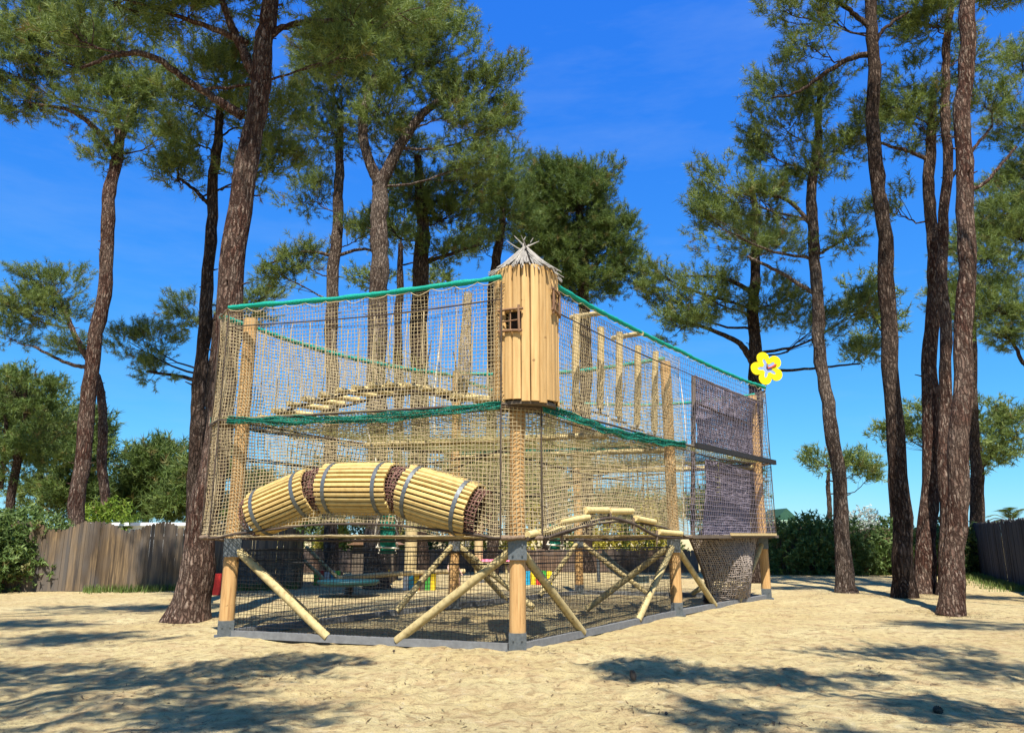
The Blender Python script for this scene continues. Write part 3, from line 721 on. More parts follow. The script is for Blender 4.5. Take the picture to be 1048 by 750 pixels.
# ---------------------------------------------------------------- pines
def tuft_templates(n, needles, ln, w, spread=(20, 70), shoot=.22):
    out = []
    for _ in range(n):
        b = RNG.uniform(0, shoot, needles); th = np.radians(RNG.uniform(*spread, needles)); az = RNG.uniform(0, 2 * math.pi, needles)
        d = np.stack([np.sin(th) * np.cos(az), np.sin(th) * np.sin(az), np.cos(th)], 1)
        l = ln * RNG.uniform(.75, 1.15, needles)[:, None]; base = np.stack([0 * b, 0 * b, b], 1)
        s = np.cross(d, RNG.normal(0, 1, (needles, 3))); s /= np.linalg.norm(s, axis=1, keepdims=True)
        out.append(np.stack([base - s * w / 2, base + s * w / 2, base + d * l], 1))
    return np.array(out)            # (n, needles, 3, 3)
TT = tuft_templates(10, 34, .18, .0145, (15, 85), .28)
TTF = tuft_templates(8, 16, .26, .034, (15, 85), .28)
LEAF = tuft_templates(8, 10, .13, .055, (30, 110), .25)
def scatter(mb, T, pos, axis, scale):
    n = len(pos); pick = RNG.integers(0, len(T), n)
    a = axis / (np.linalg.norm(axis, axis=1, keepdims=True) + 1e-9); r = RNG.normal(0, 1, (n, 3))
    x = np.cross(a, r); x /= np.linalg.norm(x, axis=1, keepdims=True) + 1e-9; y = np.cross(a, x)
    B = np.stack([x, y, a], 1) * scale[:, None, None]
    V = np.einsum('nkvj,njc->nkvc', T[pick], B) + pos[:, None, None, :]
    k = T.shape[1]; t = np.repeat(np.clip(RNG.beta(2, 2, n), 0, .94), k); t[np.repeat(RNG.random(n) < .03, k)] = .99
    mb.tris(V.reshape(-1, 3, 3), t)

def world_path(pp, Y, lean=0):
    out = []
    for (px, py, w) in pp:
        q = P(px, py, Y); depth = Y * cp + (q[2] - CH) * sp; out.append([*q, w / 2 * depth / FPX / math.sqrt(1 + ((px - 524) / FPX) ** 2)])
    return np.array(out)
def pine(label, Y, trunk, blobs, limbs=(), bark='bark_red', leaf='needle', dens=1.0, far=False, group='pine trees around the playground', cat='pine tree', start=.45, sides=14, flare=True, absolute=None, tsc=1.0, name='pine_tree'):
    tp = world_path(trunk, Y) if absolute is None else np.asarray(absolute, float)
    if tp[0, 2] > .01:                                  # carry the trunk down to the ground
        d = (tp[0, :3] - tp[1, :3]); d = d / abs(d[2]) * tp[0, 2]; tp = np.vstack([np.append(tp[0, :3] + d, tp[0, 3] * 1.08), tp])
    tp[0, 2] = -.06
    t = thing(name, label, cat, up(tp[0], 0), group)
    n = max(18, int(26 if not far else 14)); path = spline(tp, n * 2); z = path[:, 2]
    rr = path[:, 3].copy()
    if flare: rr *= 1 + .38 * np.exp(-np.clip(z, 0, 9) / .30)
    rr *= 1 + .045 * np.sin(z * 5.1 + Y) + .03 * RNG.normal(0, 1, len(z))
    p1, p2, p3 = RNG.uniform(0, 6.3, 3); fade = np.clip(z / 1.5, 0, 1) * min(1.0, .25 + 3 * path[0, 3])
    path[:, 0] += fade * (.045 * np.sin(z * .95 + p1) + .025 * np.sin(z * 2.3 + p2)); path[:, 1] += fade * .05 * np.sin(z * 1.2 + p3)
    path[1:-1, :2] += RNG.normal(0, .012, (len(z) - 2, 2)); rr *= .95
    mb = MB(); mb.tube(path[:, :3], np.maximum(rr, .008), sides)
    if not far:                                         # stubs of lost branches
        for _ in range(14):
            i = RNG.integers(len(z) // 4, len(z) - 4); a = RNG.uniform(0, 6.28); d = np.array([math.cos(a), math.sin(a), .25])
            mb.tube([path[i, :3] + d * rr[i] * .7, path[i, :3] + d * (rr[i] + RNG.uniform(.04, .22))], [.028, .012], 5)
    lm = mb; pos = []; axis = []; extra = []
    for lb_ in limbs:
        w = world_path([q[:3] for q in lb_], Y); dy = np.array([q[3] if len(q) > 3 else 0 for q in lb_]); w[:, 1] += dy
        s = spline(w, 6 * len(w)); lm.tube(s[:, :3] + np.vstack([[0, 0, 0], RNG.normal(0, .012, (len(s) - 1, 3))]), np.maximum(s[:, 3], .006), 8); extra.append(s[len(s) // 4:])
    attach = np.vstack([path[int(len(path) * start):]] + extra)
    for b in blobs:
        if absolute is None:
            c = P(b[0], b[1], Y); depth = Y * cp + (c[2] - CH) * sp; rx, rz = b[2] * depth / FPX, b[3] * depth / FPX
            ry = b[5] if len(b) > 5 else .9 * (rx + rz) / 2
            if len(b) > 4: c[1] += b[4]
        else:
            c = np.array(b[:3]); rx, rz = b[3], b[4]; ry = b[5] if len(b) > 5 else (rx + rz) / 2
        dist = np.linalg.norm((attach[:, :2] - c[:2]), axis=1); want = c[2] - .35 * dist - .2
        k = np.argmin(np.abs(attach[:, 2] - want) + .15 * dist); s0 = attach[k]
        mid = (s0[:3] + c) / 2 + np.array([0, 0, -.08 * np.linalg.norm(c - s0[:3])]) + RNG.normal(0, .12, 3)
        rl = min(s0[3] * .5, .016 + .011 * np.linalg.norm(c - s0[:3]))
        main = spline([s0[:3], mid, c], 12); lm.tube(main + np.vstack([[0, 0, 0], RNG.normal(0, .02, (11, 3))]), np.linspace(rl, .014, 12), 7)
        area = math.pi * rx * rz; ns = int(np.clip(area * 4.6 * dens, 6, 150))
        dv = RNG.normal(0, 1, (ns, 3)); dv /= np.linalg.norm(dv, axis=1, keepdims=True); rad = RNG.random(ns) ** (1 / 2.4)
        sub = c + dv * rad[:, None] * np.array([rx, ry, rz])
        for sc_ in sub:
            j = RNG.integers(5, 12); m0 = main[j]; q = (m0 + sc_) / 2 + RNG.normal(0, .08, 3) - np.array([0, 0, .06]); st = spline([m0, q, sc_], 6)
            lm.tube(st, np.linspace(.014, .006, 6), 5)
            nt = int((10 if far else 18) * RNG.uniform(.6, 1.4)); sg = .20 * (1 + .28 * min(2, rx)) * tsc
            pp = sc_ + np.clip(RNG.normal(0, 1, (nt, 3)), -1.7, 1.7) * np.array([sg, sg, sg * .55])
            ax = (pp - m0); ax /= np.linalg.norm(ax, axis=1, keepdims=True) + 1e-6; ax = ax * .7 + np.array([0, 0, .55]) + RNG.normal(0, .35, (nt, 3))
            pos.append(pp); axis.append(ax)
    lm.build('trunk', M[bark], t)
    if pos:
        pos = np.vstack(pos); axis = np.vstack(axis); cb = MB()
        scatter(cb, TTF if far else TT, pos, axis, RNG.uniform(.8, 1.3, len(pos)) * (1.15 if not far else 1.1) * tsc); cb.build('crown', M[leaf], t)
    return t

pine('tall pine with a bare reddish trunk rising behind the left plank fence, crown leaning left', 25,
     [(72, 597, 23), (76, 540, 20), (92, 400, 18), (105, 300, 16), (113, 210, 15), (118, 165, 13), (121, 125, 9)],
     [(70, 60, 55, 42), (115, 110, 50, 34), (35, 40, 42, 44), (150, 95, 35, 30), (110, 35, 60, 32), (35, 108, 28, 16), (165, 140, 22, 18), (100, 160, 18, 12), (10, 75, 30, 40), (55, 10, 60, 25)],
     [[(118, 160, 10), (105, 140, 7), (75, 115, 5), (30, 105, 3)], [(120, 150, 9), (133, 120, 7), (150, 90, 4)]])
pine('slim pine whose trunk bends left behind the bare reddish trunk, flat umbrella crown', 33,
     [(108, 575, 12), (106, 470, 11), (103, 410, 10), (92, 372, 8), (72, 330, 6), (62, 305, 4)],
     [(45, 308, 45, 24), (75, 348, 22, 16), (12, 345, 20, 15), (55, 290, 40, 14), (20, 315, 25, 22)], [[(94, 376, 6), (70, 372, 4), (35, 355, 3)]])
pine('thick leaning pine with a flared reddish base just left of the climbing frame', 15.05,
     [(191, 636, 44), (206, 570, 36), (219, 470, 32), (232, 340, 29), (245, 220, 27), (258, 140, 24), (268, 60, 21), (277, 0, 18), (284, -70, 14), (288, -140, 9)],
     [(190, -30, 80, 32), (300, -20, 70, 34), (360, 25, 45, 30), (120, 5, 55, 25), (260, -100, 110, 60), (410, 8, 35, 28), (70, 30, 40, 28), (345, 60, 32, 25), (195, 15, 40, 16), (250, -150, 120, 50, -3.5), (330, -130, 90, 50, -3), (190, -140, 80, 40, -3), (270, -210, 110, 50, -4.5)],
     [[(247, 118, 12), (205, 92, 8), (165, 70, 7, -.4), (130, 74, 5, -.6), (103, 92, 3, -.8)], [(262, 80, 13), (240, 35, 9), (228, 0, 7), (220, -40, 5)], [(252, 45, 9), (215, 28, 6), (160, 10, 4), (110, -5, 3)],
      [(270, 40, 8), (300, 25, 6), (350, 20, 4)]], start=.72)
pine('slender dark pine that emerges from behind the thick leaning pine, pale green crown', 18,
     [(197, 617, 20), (200, 540, 18), (203, 440, 17), (206, 360, 15), (216, 240, 13), (222, 160, 11), (227, 100, 7)],
     [(230, 85, 45, 36), (272, 120, 38, 40), (195, 145, 30, 26), (288, 170, 24, 28), (235, 60, 50, 22), (200, 105, 30, 25), (262, 175, 25, 20), (182, 178, 14, 9)],
     [[(216, 212, 5), (200, 195, 4), (182, 182, 3)]], bark='bark_dark')
pine('thin grey trunked pine seen through the net near its left end', 26, [(338, 592, 16), (340, 330, 14), (346, 200, 11), (350, 120, 7)],
     [(330, 130, 42, 38), (318, 205, 26, 22), (305, 268, 30, 18), (372, 240, 24, 18), (345, 85, 40, 30), (285, 280, 18, 10), (330, 60, 40, 30)], [[(341, 262, 4), (310, 258, 3), (275, 270, 2)], [(343, 262, 4), (375, 255, 3), (398, 270, 2)]], bark='bark_grey')
pine('big forked pine with the widest crown, rising behind the net left of the hut', 24, [(385, 594, 24), (387, 300, 20), (389, 210, 18), (389, 184, 16)],
     [(400, 40, 62, 46), (470, 112, 48, 42), (445, 60, 52, 42), (345, 35, 44, 46), (507, 85, 24, 38), (388, 110, 36, 34), (485, 165, 32, 20), (430, 10, 45, 30), (515, 125, 16, 26), (360, 5, 50, 30)],
     [[(389, 190, 13), (376, 160, 11), (371, 130, 10), (376, 100, 8), (390, 60, 5)], [(389, 190, 14), (408, 152, 11), (428, 122, 9), (448, 105, 7), (480, 90, 4)]], bark='bark_grey', start=.9)
pine('dark trunked pine standing between the forked pine and the hut', 28, [(428, 590, 22), (430, 290, 18), (432, 230, 13), (428, 160, 8)],
     [(430, 195, 44, 32), (468, 215, 44, 32), (410, 150, 30, 28), (502, 180, 30, 32), (455, 258, 34, 14), (400, 232, 24, 14)],
     [[(431, 270, 6), (455, 262, 4), (490, 250, 3)]], bark='bark_dark', leaf='needle_dark')
pine('thin pine directly behind the stick roof of the hut', 31, [(503, 587, 13), (505, 300, 11), (512, 240, 8), (516, 180, 5)], [(522, 215, 34, 38), (516, 165, 26, 22), (490, 250, 22, 14)], bark='bark_dark', leaf='needle_dark')
pine('dense deep green pine behind and right of the hut', 34, [(600, 586, 15), (598, 290, 12), (592, 220, 8), (588, 180, 5)],
     [(585, 210, 48, 42), (620, 240, 30, 34), (558, 190, 34, 30), (630, 278, 24, 18), (575, 265, 38, 22), (545, 235, 26, 28), (602, 182, 32, 22), (638, 262, 16, 22), (602, 292, 36, 16), (560, 288, 28, 14), (650, 285, 10, 12)], [[(598, 290, 6), (580, 268, 4), (556, 250, 3)], [(598, 285, 6), (618, 262, 4), (632, 250, 2)]], bark='bark_dark', leaf='needle_dark', dens=1.5)
pine('twin of the dense deep green pine, its trunk hidden by the hut', 35, [(560, 586, 13), (566, 300, 10), (572, 240, 6)], [(565, 250, 34, 28), (550, 210, 24, 26), (592, 240, 30, 30)], bark='bark_dark', leaf='needle_dark', dens=1.4)
pine('slim curved pine with an open crown behind the yellow flower sign', 22.4, [(866, 604, 20), (858, 500, 16), (846, 400, 15), (834, 300, 13), (832, 220, 12), (836, 150, 9), (838, 80, 5)],
     [(838, 95, 34, 26), (800, 130, 38, 30), (832, 175, 34, 30), (785, 88, 28, 18), (778, 205, 38, 30), (866, 240, 14, 24), (738, 190, 34, 26), (800, 250, 26, 16), (725, 225, 20, 14), (868, 150, 18, 20), (770, 150, 24, 18)],
     [[(832, 232, 5), (805, 205, 4), (770, 195, 2)], [(834, 262, 4), (855, 250, 3), (872, 235, 2)], [(833, 300, 5), (800, 280, 4), (765, 262, 3)]], bark='bark_grey', dens=.9)
pine('dark pine with drooping side crowns directly behind the flower sign', 27, [(772, 592, 16), (772, 380, 14), (773, 280, 11), (770, 190, 6)],
     [(720, 300, 46, 28), (682, 302, 24, 20), (758, 245, 48, 28), (795, 312, 36, 28), (700, 335, 34, 18), (880, 318, 22, 24), (835, 335, 28, 18), (670, 280, 18, 14), (885, 362, 16, 12)],
     [[(771, 372, 8), (755, 350, 6), (720, 335, 4), (680, 325, 3)], [(773, 380, 4), (820, 378, 3), (880, 372, 2)], [(772, 300, 6), (740, 285, 4), (700, 282, 2)]], bark='bark_dark')
pine('straight dark reddish pine, first of the cluster right of the flower sign', 20.6, [(926, 612, 25), (921, 520, 22), (908, 300, 18), (897, 160, 16), (892, 60, 14), (891, -20, 12), (890, -110, 8)],
     [(890, -70, 70, 40), (845, 15, 36, 20), (802, 12, 24, 16), (950, -40, 40, 30), (825, 45, 25, 14)],
     [[(892, 55, 7), (870, 60, 6), (845, 75, 5), (815, 95, 3), (790, 100, 2)], [(893, 30, 7), (868, 10, 5), (840, -8, 4)], [(893, 50, 5), (905, 30, 4), (930, 12, 3)]], bark='bark_dark', start=.8)
pine('rough reddish pine with a dark crown, second trunk of the right-hand cluster', 22.0, [(946, 607, 25), (952, 450, 20), (954, 300, 16), (953, 170, 13), (952, 90, 7)],
     [(928, 125, 32, 30), (902, 108, 20, 16), (912, 210, 14, 20), (960, 120, 25, 25), (885, 130, 14, 14), (935, 85, 26, 18)], [[(953, 165, 5), (930, 155, 4), (895, 145, 3)]], bark='bark_red')
pine('thinnest reddish pine squeezed between two thicker trunks of the right-hand cluster', 21.2, [(969, 611, 19), (968, 450, 16), (966, 300, 13), (968, 130, 11), (970, 40, 9), (972, -40, 6)],
     [(950, 25, 44, 26), (925, 15, 26, 20), (1008, 110, 22, 22), (990, 60, 25, 20), (980, -30, 50, 25)], [[(968, 190, 5), (990, 160, 4), (1015, 130, 3)]], start=.7)
pine('nearest pine of the right-hand cluster with pale flaking bark and no low branches', 16.4, [(973, 629, 27), (980, 500, 25), (987, 350, 22), (988, 200, 20), (988, 100, 19), (988, 0, 17), (988, -120, 12), (988, -200, 8)],
     [(960, -150, 110, 60), (1060, -120, 80, 50), (1020, -20, 34, 16)], [[(989, 195, 6), (1010, 185, 4), (1040, 150, 3)]], bark='bark_red', start=.85, dens=.45)
pine('dark pine standing behind the nearest right-hand trunk by the dark fence', 33, [(1000, 583, 15), (997, 450, 13), (994, 350, 12), (994, 270, 7)],
     [(1010, 262, 40, 44), (978, 300, 26, 26), (1032, 205, 26, 36), (1000, 320, 35, 22)], bark='bark_dark')
pine('pine at the right edge of the photo with branches reaching in over the fence', 26, [(1088, 596, 20), (1075, 400, 18), (1064, 250, 14), (1058, 120, 9), (1055, 40, 5)],
     [(1035, 240, 28, 52), (1018, 318, 34, 30), (1042, 130, 22, 36), (1048, 60, 20, 36), (1050, 330, 30, 30), (1085, 200, 45, 60), (1040, 180, 24, 20)], [[(1072, 385, 6), (1048, 372, 5), (1036, 350, 4), (1015, 338, 2)]], bark='bark_dark', start=.35)
pine('small distant pine alone against the sky above the oleander hedge', 55, [(849, 560, 6), (848, 500, 5), (849, 480, 3)], [(848, 474, 24, 9), (880, 478, 20, 11), (833, 468, 11, 7), (872, 470, 18, 8), (890, 488, 10, 7)], far=True, bark='bark_dark', dens=.9, start=.6, tsc=1.3)
pine('very thin trunked pine standing far back behind the first of the right-hand cluster', 36, [(914, 578, 10), (913, 460, 8), (912, 400, 7), (905, 340, 5)], [(885, 302, 24, 34), (882, 358, 16, 14), (905, 330, 20, 20)], bark='bark_dark', far=True)
pine('spreading pine far behind the right-hand cluster with a broad low crown', 45, [(1003, 573, 10), (1003, 480, 9), (1000, 440, 5)], [(1000, 455, 52, 24), (950, 432, 30, 20), (1035, 442, 22, 30), (918, 442, 18, 18), (975, 420, 30, 14)], [[(1003, 480, 6), (1020, 458, 5), (1042, 448, 3)]], far=True, bark='bark_dark', start=.5, tsc=1.2)
pine('pine with spread low crown half hidden behind the thick leaning pine', 32, [(218, 586, 14), (216, 400, 12), (222, 320, 7)], [(150, 350, 28, 20), (186, 318, 22, 22), (272, 303, 38, 11), (160, 380, 20, 12), (132, 350, 14, 18), (250, 320, 30, 14)], [[(217, 395, 6), (185, 385, 4), (150, 380, 3)]], bark='bark_dark', start=.6)
pine('shady pine at the far left edge with two leaning dark stems', 38, [(2, 580, 11), (16, 480, 10), (24, 430, 7), (28, 395, 4)], [(15, 400, 42, 28), (46, 440, 28, 32), (15, 470, 30, 26), (58, 400, 18, 14), (-15, 430, 30, 40)], [[(0, 500, 7), (6, 450, 5), (5, 410, 3)]], bark='bark_dark', leaf='needle_dark', far=True, start=.5)
lab_far = ['broad rounded tree mass behind the plank fence beside the slim bent pine', 'low rounded pine behind the plank fence close to the leaning pine', 'dark rounded pine at the left behind the oleander bush',
           'far pine behind the nets, below the forked pine', 'far pine behind the nets, below the hut', 'far pine behind the nets near the hanging poles', 'far pine behind the mauve climbing screens', 'far pine peeping over the fence between leaning pine and net']
for lab, Y, tr_, bl in zip(lab_far, (50, 46, 45, 52, 50, 54, 50, 48),
        ([(150, 575, 8), (150, 500, 7), (150, 460, 4)], [(195, 575, 8), (195, 520, 7), (195, 480, 4)], [(80, 575, 8), (80, 500, 7), (80, 450, 4)], [(350, 575, 8), (350, 540, 7), (350, 500, 5)], [(520, 575, 8), (520, 540, 7), (520, 500, 5)], [(640, 575, 8), (640, 540, 7), (640, 510, 5)], [(745, 575, 8), (745, 530, 7), (745, 490, 5)], [(270, 575, 8), (270, 540, 7), (270, 500, 5)]),
        ([(160, 478, 34, 26), (135, 505, 26, 24), (150, 515, 35, 18)], [(195, 500, 26, 28), (215, 475, 20, 20), (190, 520, 30, 16)], [(85, 470, 20, 38), (70, 512, 32, 18), (95, 440, 14, 20)], [(340, 500, 40, 26), (380, 515, 30, 18), (310, 525, 28, 16)], [(500, 490, 44, 32), (550, 505, 34, 26), (450, 515, 34, 18)], [(625, 520, 34, 14), (668, 525, 26, 12)], [(750, 500, 26, 26), (730, 520, 24, 18)], [(265, 505, 22, 22), (250, 525, 24, 14)])):
    pine(lab, Y, tr_, bl, far=True, leaf='needle_dark', bark='bark_dark', dens=1.6, start=.4, group='far pines beyond the fences', tsc=1.5)

pine('bushy far pine filling the gap between the forked pine and the dark trunked pine', 40, [(408, 578, 11), (408, 330, 9), (410, 250, 5)], [(405, 235, 34, 24), (440, 285, 26, 14), (375, 285, 24, 14), (415, 200, 24, 22), (470, 250, 24, 18)], bark='bark_dark', far=True, start=.6)
pine('leafy far pine behind the shady pine at the far left edge', 48, [(40, 575, 9), (42, 470, 7), (42, 400, 4)], [(40, 420, 34, 30), (20, 450, 30, 24), (62, 460, 26, 26), (45, 500, 40, 20), (5, 410, 24, 30)], bark='bark_dark', far=True, dens=1.3, start=.5, tsc=1.3)
# trees beside the camera whose shade falls on the sand in the photo
SUN_EL = R(58); sdir = np.array([.05, -1.0, 0]); sdir /= np.linalg.norm(sdir)          # horizontal direction towards the sun
def shade_c(px, py, z):
    g = G(px, py); o = sdir * z / math.tan(SUN_EL); return np.array([g[0] + o[0], g[1] + o[1], z])
def shade_tree(label, zs, spots, tpts, dens=1.0):
    bl = []
    for (px, py, rx, ry), z in zip(spots, zs):
        c = shade_c(px, py, z); bl.append((c[0], c[1], c[2], rx, .55, ry))
    pine(label, 0, None, bl, absolute=tpts, bark='bark_red', start=.55, dens=dens)
shade_tree('tall pine left of the camera, shading the sand in front of the leaning pine', (8, 8.4, 7.8, 8.6, 7.6, 8.2),
           ((30, 690, 1.3, .5), (130, 702, 1.3, .4), (230, 686, 1.1, .22), (300, 677, .5, .10), (90, 735, 1.4, .35), (270, 738, .8, .2)),
           [(-8.2, 0, 0, .26), (-8.0, .2, 4, .2), (-7.4, .8, 6.5, .15), (-7.0, 1.4, 8, .10), (-6.8, 1.6, 9.2, .05)])
shade_tree('tall pine shading the sand in stripes near the plank fence', (15, 15.5, 15.5, 15),
           ((20, 640, 1.5, .7), (110, 622, 1.8, .8), (190, 622, 1.4, .7), (70, 655, 1.5, .5)),
           [(-13.5, 5.0, 0, .28), (-13.2, 5.2, 6, .22), (-12.6, 5.8, 12, .16), (-12.2, 6, 15.6, .06)])
shade_tree('tall pine right of the camera, shading the sand at the lower right', (8, 8.3, 7.8, 8.6, 8, 8.4, 7.6),
           ((730, 692, .9, .16), (830, 694, 1.0, .22), (930, 670, 1.2, .4), (1030, 685, 1.0, .6), (1010, 735, .9, .35), (770, 738, .8, .16), (680, 684, .5, .08)),
           [(7.6, 0, 0, .26), (7.3, .2, 4, .2), (6.8, .9, 6.5, .15), (6.3, 1.6, 8, .10), (6, 1.9, 9.2, .05)])
shade_tree('tall pine shading the ground near the dark right-hand fence', (15, 15.5, 15, 15.5),
           ((830, 602, 1.5, .5), (900, 598, 1.4, .5), (1010, 640, 1.3, .5), (1030, 612, 1.4, .5)),
           [(14.2, 6.0, 0, .28), (13.9, 6.3, 6, .22), (13.3, 7.8, 12, .16), (12.8, 9, 15.6, .06)])

# ---------------------------------------------------------------- shrubs, hedge, palm
def shrub(name, label, cat, base, w, h, d, mat='leaf', n=700, group=None, sc_=1.0, cone=False, T=None, stems=6):
    base = np.array([base[0], base[1], 0.0]); t = thing(name, label, cat, base, group)
    dv = RNG.normal(0, 1, (n, 3)); dv /= np.linalg.norm(dv, axis=1, keepdims=True); r = RNG.random(n) ** (1 / 3.2)
    if cone:
        z = RNG.random(n) ** 1.5; a = RNG.uniform(0, 6.28, n); rr = (1 - z) * np.sqrt(RNG.uniform(.3, 1, n))
        pos = base + np.stack([np.cos(a) * rr * w / 2, np.sin(a) * rr * d / 2, z * h * .95 + .05], 1); ax = np.stack([np.cos(a), np.sin(a), np.full(n, .9)], 1) + RNG.normal(0, .3, (n, 3))
    else:
        lump = 1 + .22 * np.sin(dv[:, 0] * 5 + base[0]) * np.sin(dv[:, 2] * 6 + base[1])
        pos = base + np.array([0, 0, h * .48]) + dv * (r * lump)[:, None] * np.array([w / 2, d / 2, h * .5]); pos[:, 2] = np.maximum(pos[:, 2], .06); ax = dv + np.array([0, 0, .5]) + RNG.normal(0, .4, (n, 3))
    mb = MB(); scatter(mb, LEAF if T is None else T, pos, ax, RNG.uniform(.7, 1.3, n) * sc_); mb.build('foliage', M[mat], t)
    mb = MB()
    for k in range(stems if not cone else 1):
        e = base + RNG.normal(0, 1, 3) * np.array([w * .22, d * .22, 0]) * (0 if cone else 1) + np.array([0, 0, h * .75]); b = base + RNG.normal(0, .08, 3) * np.array([1, 1, 0]) * (0 if cone else 1)
        mb.tube(spline([b, (b + e) / 2 + RNG.normal(0, .06, 3), e], 6), np.linspace(.03, .008, 6), 6)
    mb.build('stems', M['limb'], t)
g = G(10, 606); shrub('oleander_bush', 'dark glossy oleander bush at the left end of the plank fence', 'bush', g + np.array([-.4, .6, 0]), 2.6, 2.25, 2.2, 'leaf', 1900, sc_=1.1)
shrub('oleander_bush', 'second dark oleander bush cut off by the left edge of the photo', 'bush', G(-40, 608) + np.array([0, .4, 0]), 2.4, 2.4, 2.2, 'leaf', 1300, sc_=1.1)
lime = P(105, 545, 30); shrub('lime_bush', 'bright lime green bush peeping over the plank fence', 'bush', lime, 2.6, 2.9, 2, 'lime', 900, sc_=1.3)
hx = [(806, 2.1, 2.3), (833, 2.0, 2.5), (862, 2.2, 2.4), (888, 1.6, 1.6), (918, 2.2, 2.3), (948, 1.7, 1.7), (980, 2.1, 2.4)]
hl = ['hedge shrub nearest the climbing frame', 'hedge shrub left of the slim curved trunk', 'hedge shrub right behind the slim curved trunk', 'hedge shrub between the slim curved trunk and the pine cluster', 'hedge shrub behind the first pine of the cluster', 'hedge shrub behind the second pine of the cluster', 'hedge shrub at the corner of the dark fence']
for (px, w, h_), lab in zip(hx, hl):
    shrub('hedge_shrub', 'leafy green ' + lab, 'shrub', G(px, 588) + np.array([0, 0, 0]), w, h_, 1.5, 'leaf', 470, 'shrubs of the hedge at the back right', sc_=1.25)
s = P(886, 545, 38); shrub('silver_shrub', 'pale silvery shrub above the back fence by the thin far trunk', 'shrub', s, 2.6, 3.0, 2, 'silver', 520, sc_=1.1)
# conifers in the garden beyond the fence
cx = [(290, 'gold'), (318, 'needle_dark'), (346, 'gold'), (372, 'needle_dark'), (424, 'gold'), (448, 'needle_dark'), (474, 'gold'), (502, 'gold'), (552, 'gold'), (578, 'needle_dark'), (603, 'gold'), (626, 'gold'), (645, 'needle_dark'), (664, 'gold'), (684, 'needle_dark')]
where = ['left of the first slatted tunnel', 'below the left slatted tunnel', 'below the gap of two slatted tunnels', 'left of the rope ladder', 'right of the rope ladder', 'below the third slatted tunnel', 'behind the white hoop', 'left of the hut post', 'right of the hut post', 'next to the small rope ladder', 'below the start of the log walkway', 'below the crest of the log walkway', 'under the right part of the walkway', 'below the end of the log walkway', 'left of the middle post']
for (px, mt), w_ in zip(cx, where):
    b = P(px + RNG.uniform(-4, 4), 548, 37 + RNG.uniform(-1, 1)); hh = RNG.uniform(2.7, 3.5)
    shrub('cone_conifer', ('golden' if mt == 'gold' else 'dark green') + ' cone shaped conifer beyond the brown fence ' + w_, 'conifer', b, 2.7, hh, 2.2, mt, 1000, 'cone shaped conifers in the garden beyond the fence', sc_=.9, cone=True)
# palm
b = P(1036, 540, 40); pm = thing('palm_tree', 'small palm with drooping fronds beyond the dark fence', 'palm tree', up(b, 0))
mb = MB(); mb.tube(spline([up(b, 0), up(b, 1.3), up(b, 2.3)], 10), [.2] * 4 + [.18] * 6, 10); mb.build('trunk', M['bark_dark'], pm)
mb = MB(); cb = MB()
for k in range(18):
    a = 2 * math.pi * k / 18; el = RNG.uniform(.0, 1.1); d = np.array([math.cos(a) * math.cos(el), math.sin(a) * math.cos(el), math.sin(el)])
    mid = up(b, 2.3) + d * .7; e = up(b, 2.3) + d * 1.25 + np.array([0, 0, -.35]); s = spline([up(b, 2.3), mid, e], 16); mb.tube(s, .014, 5)
    sd_ = unit(np.cross(d, (0, 0, 1)))
    V = []
    for i in range(3, 16):
        for sg in (-1, 1):
            p = s[i]; t_ = unit(s[i] - s[i - 1]); V.append([p - t_ * .03, p + t_ * .03, p + sd_ * sg * .36 + t_ * .22 - np.array([0, 0, .08])])
    cb.tris(np.array(V), np.full(len(V), RNG.random() * .6))
mb.build('frond_ribs', M['limb'], pm); cb.build('fronds', M['needle_dark'], pm)

# ---------------------------------------------------------------- fences
def fence(label, pts, h, mat, scallop=0.0, panel=1.9, bw=.13, group=None, rail=True):
    t = thing('board_fence', label, 'fence', (*pts[0], 0), group)
    for a, b in zip(pts[:-1], pts[1:]):
        a = np.array([*a[:2], 0.]); b = np.array([*b[:2], 0.]); d = unit(b - a); n = perp(d); ln = np.linalg.norm(b - a); npan = max(1, round(ln / panel)); pl = ln / npan
        for k in range(npan):
            mb = MB(); nb_ = max(4, round(pl / bw)); w = pl / nb_
            for j in range(nb_):
                s = (j + .5) / nb_; c = a + d * (k * pl + (j + .5) * w) + n * RNG.normal(0, .006)
                hh = h + scallop * (math.sin(math.pi * s) - .6) + RNG.normal(0, .026); tilt = d * RNG.normal(0, .003); hw = w * .499
                V = []
                for z, ww in ((.02, 1), (hh - .04, 1), (hh, .45)):
                    for e in (-1, 1):
                        for f in (-1, 1): V.append(up(c, z) + tilt * z + d * hw * ww * e + n * .011 * f)
                q = [[4 * i + x, 4 * i + y, 4 * i + 4 + y, 4 * i + 4 + x] for i in range(2) for x, y in ((0, 1), (1, 3), (3, 2), (2, 0))] + [[8, 9, 11, 10]]
                mb.add(V, q)
            if rail:
                for z in (.4, h - .35): mb.bar(up(a + d * k * pl + n * -.03, z), up(a + d * (k + 1) * pl + n * -.03, z), .04, .08)
            mb.build('board_panel', M[mat], t)
        for k in range(npan + 1):
            mb = MB(); p = a + d * k * pl - n * .085; mb.box(up(p, (h - .1) / 2), d * .045, n * .045, (0, 0, (h - .1) / 2)); mb.build('fence_post', M[mat], t)
fence('weathered plank fence with a scalloped top behind the leaning pine', [(-15.5, 22.2), (-11.5, 22.9), (-6.6, 23.9)], 1.88, 'fence', .34, 1.75, .095)
fence('brown board fence at the back of the play yard behind the climbing frame', [(-6.6, 24.2), (-10.3, 34.0), (1.5, 34.6), (8.2, 33.8)], 1.0, 'fence_brown', 0, 2.2, .14)
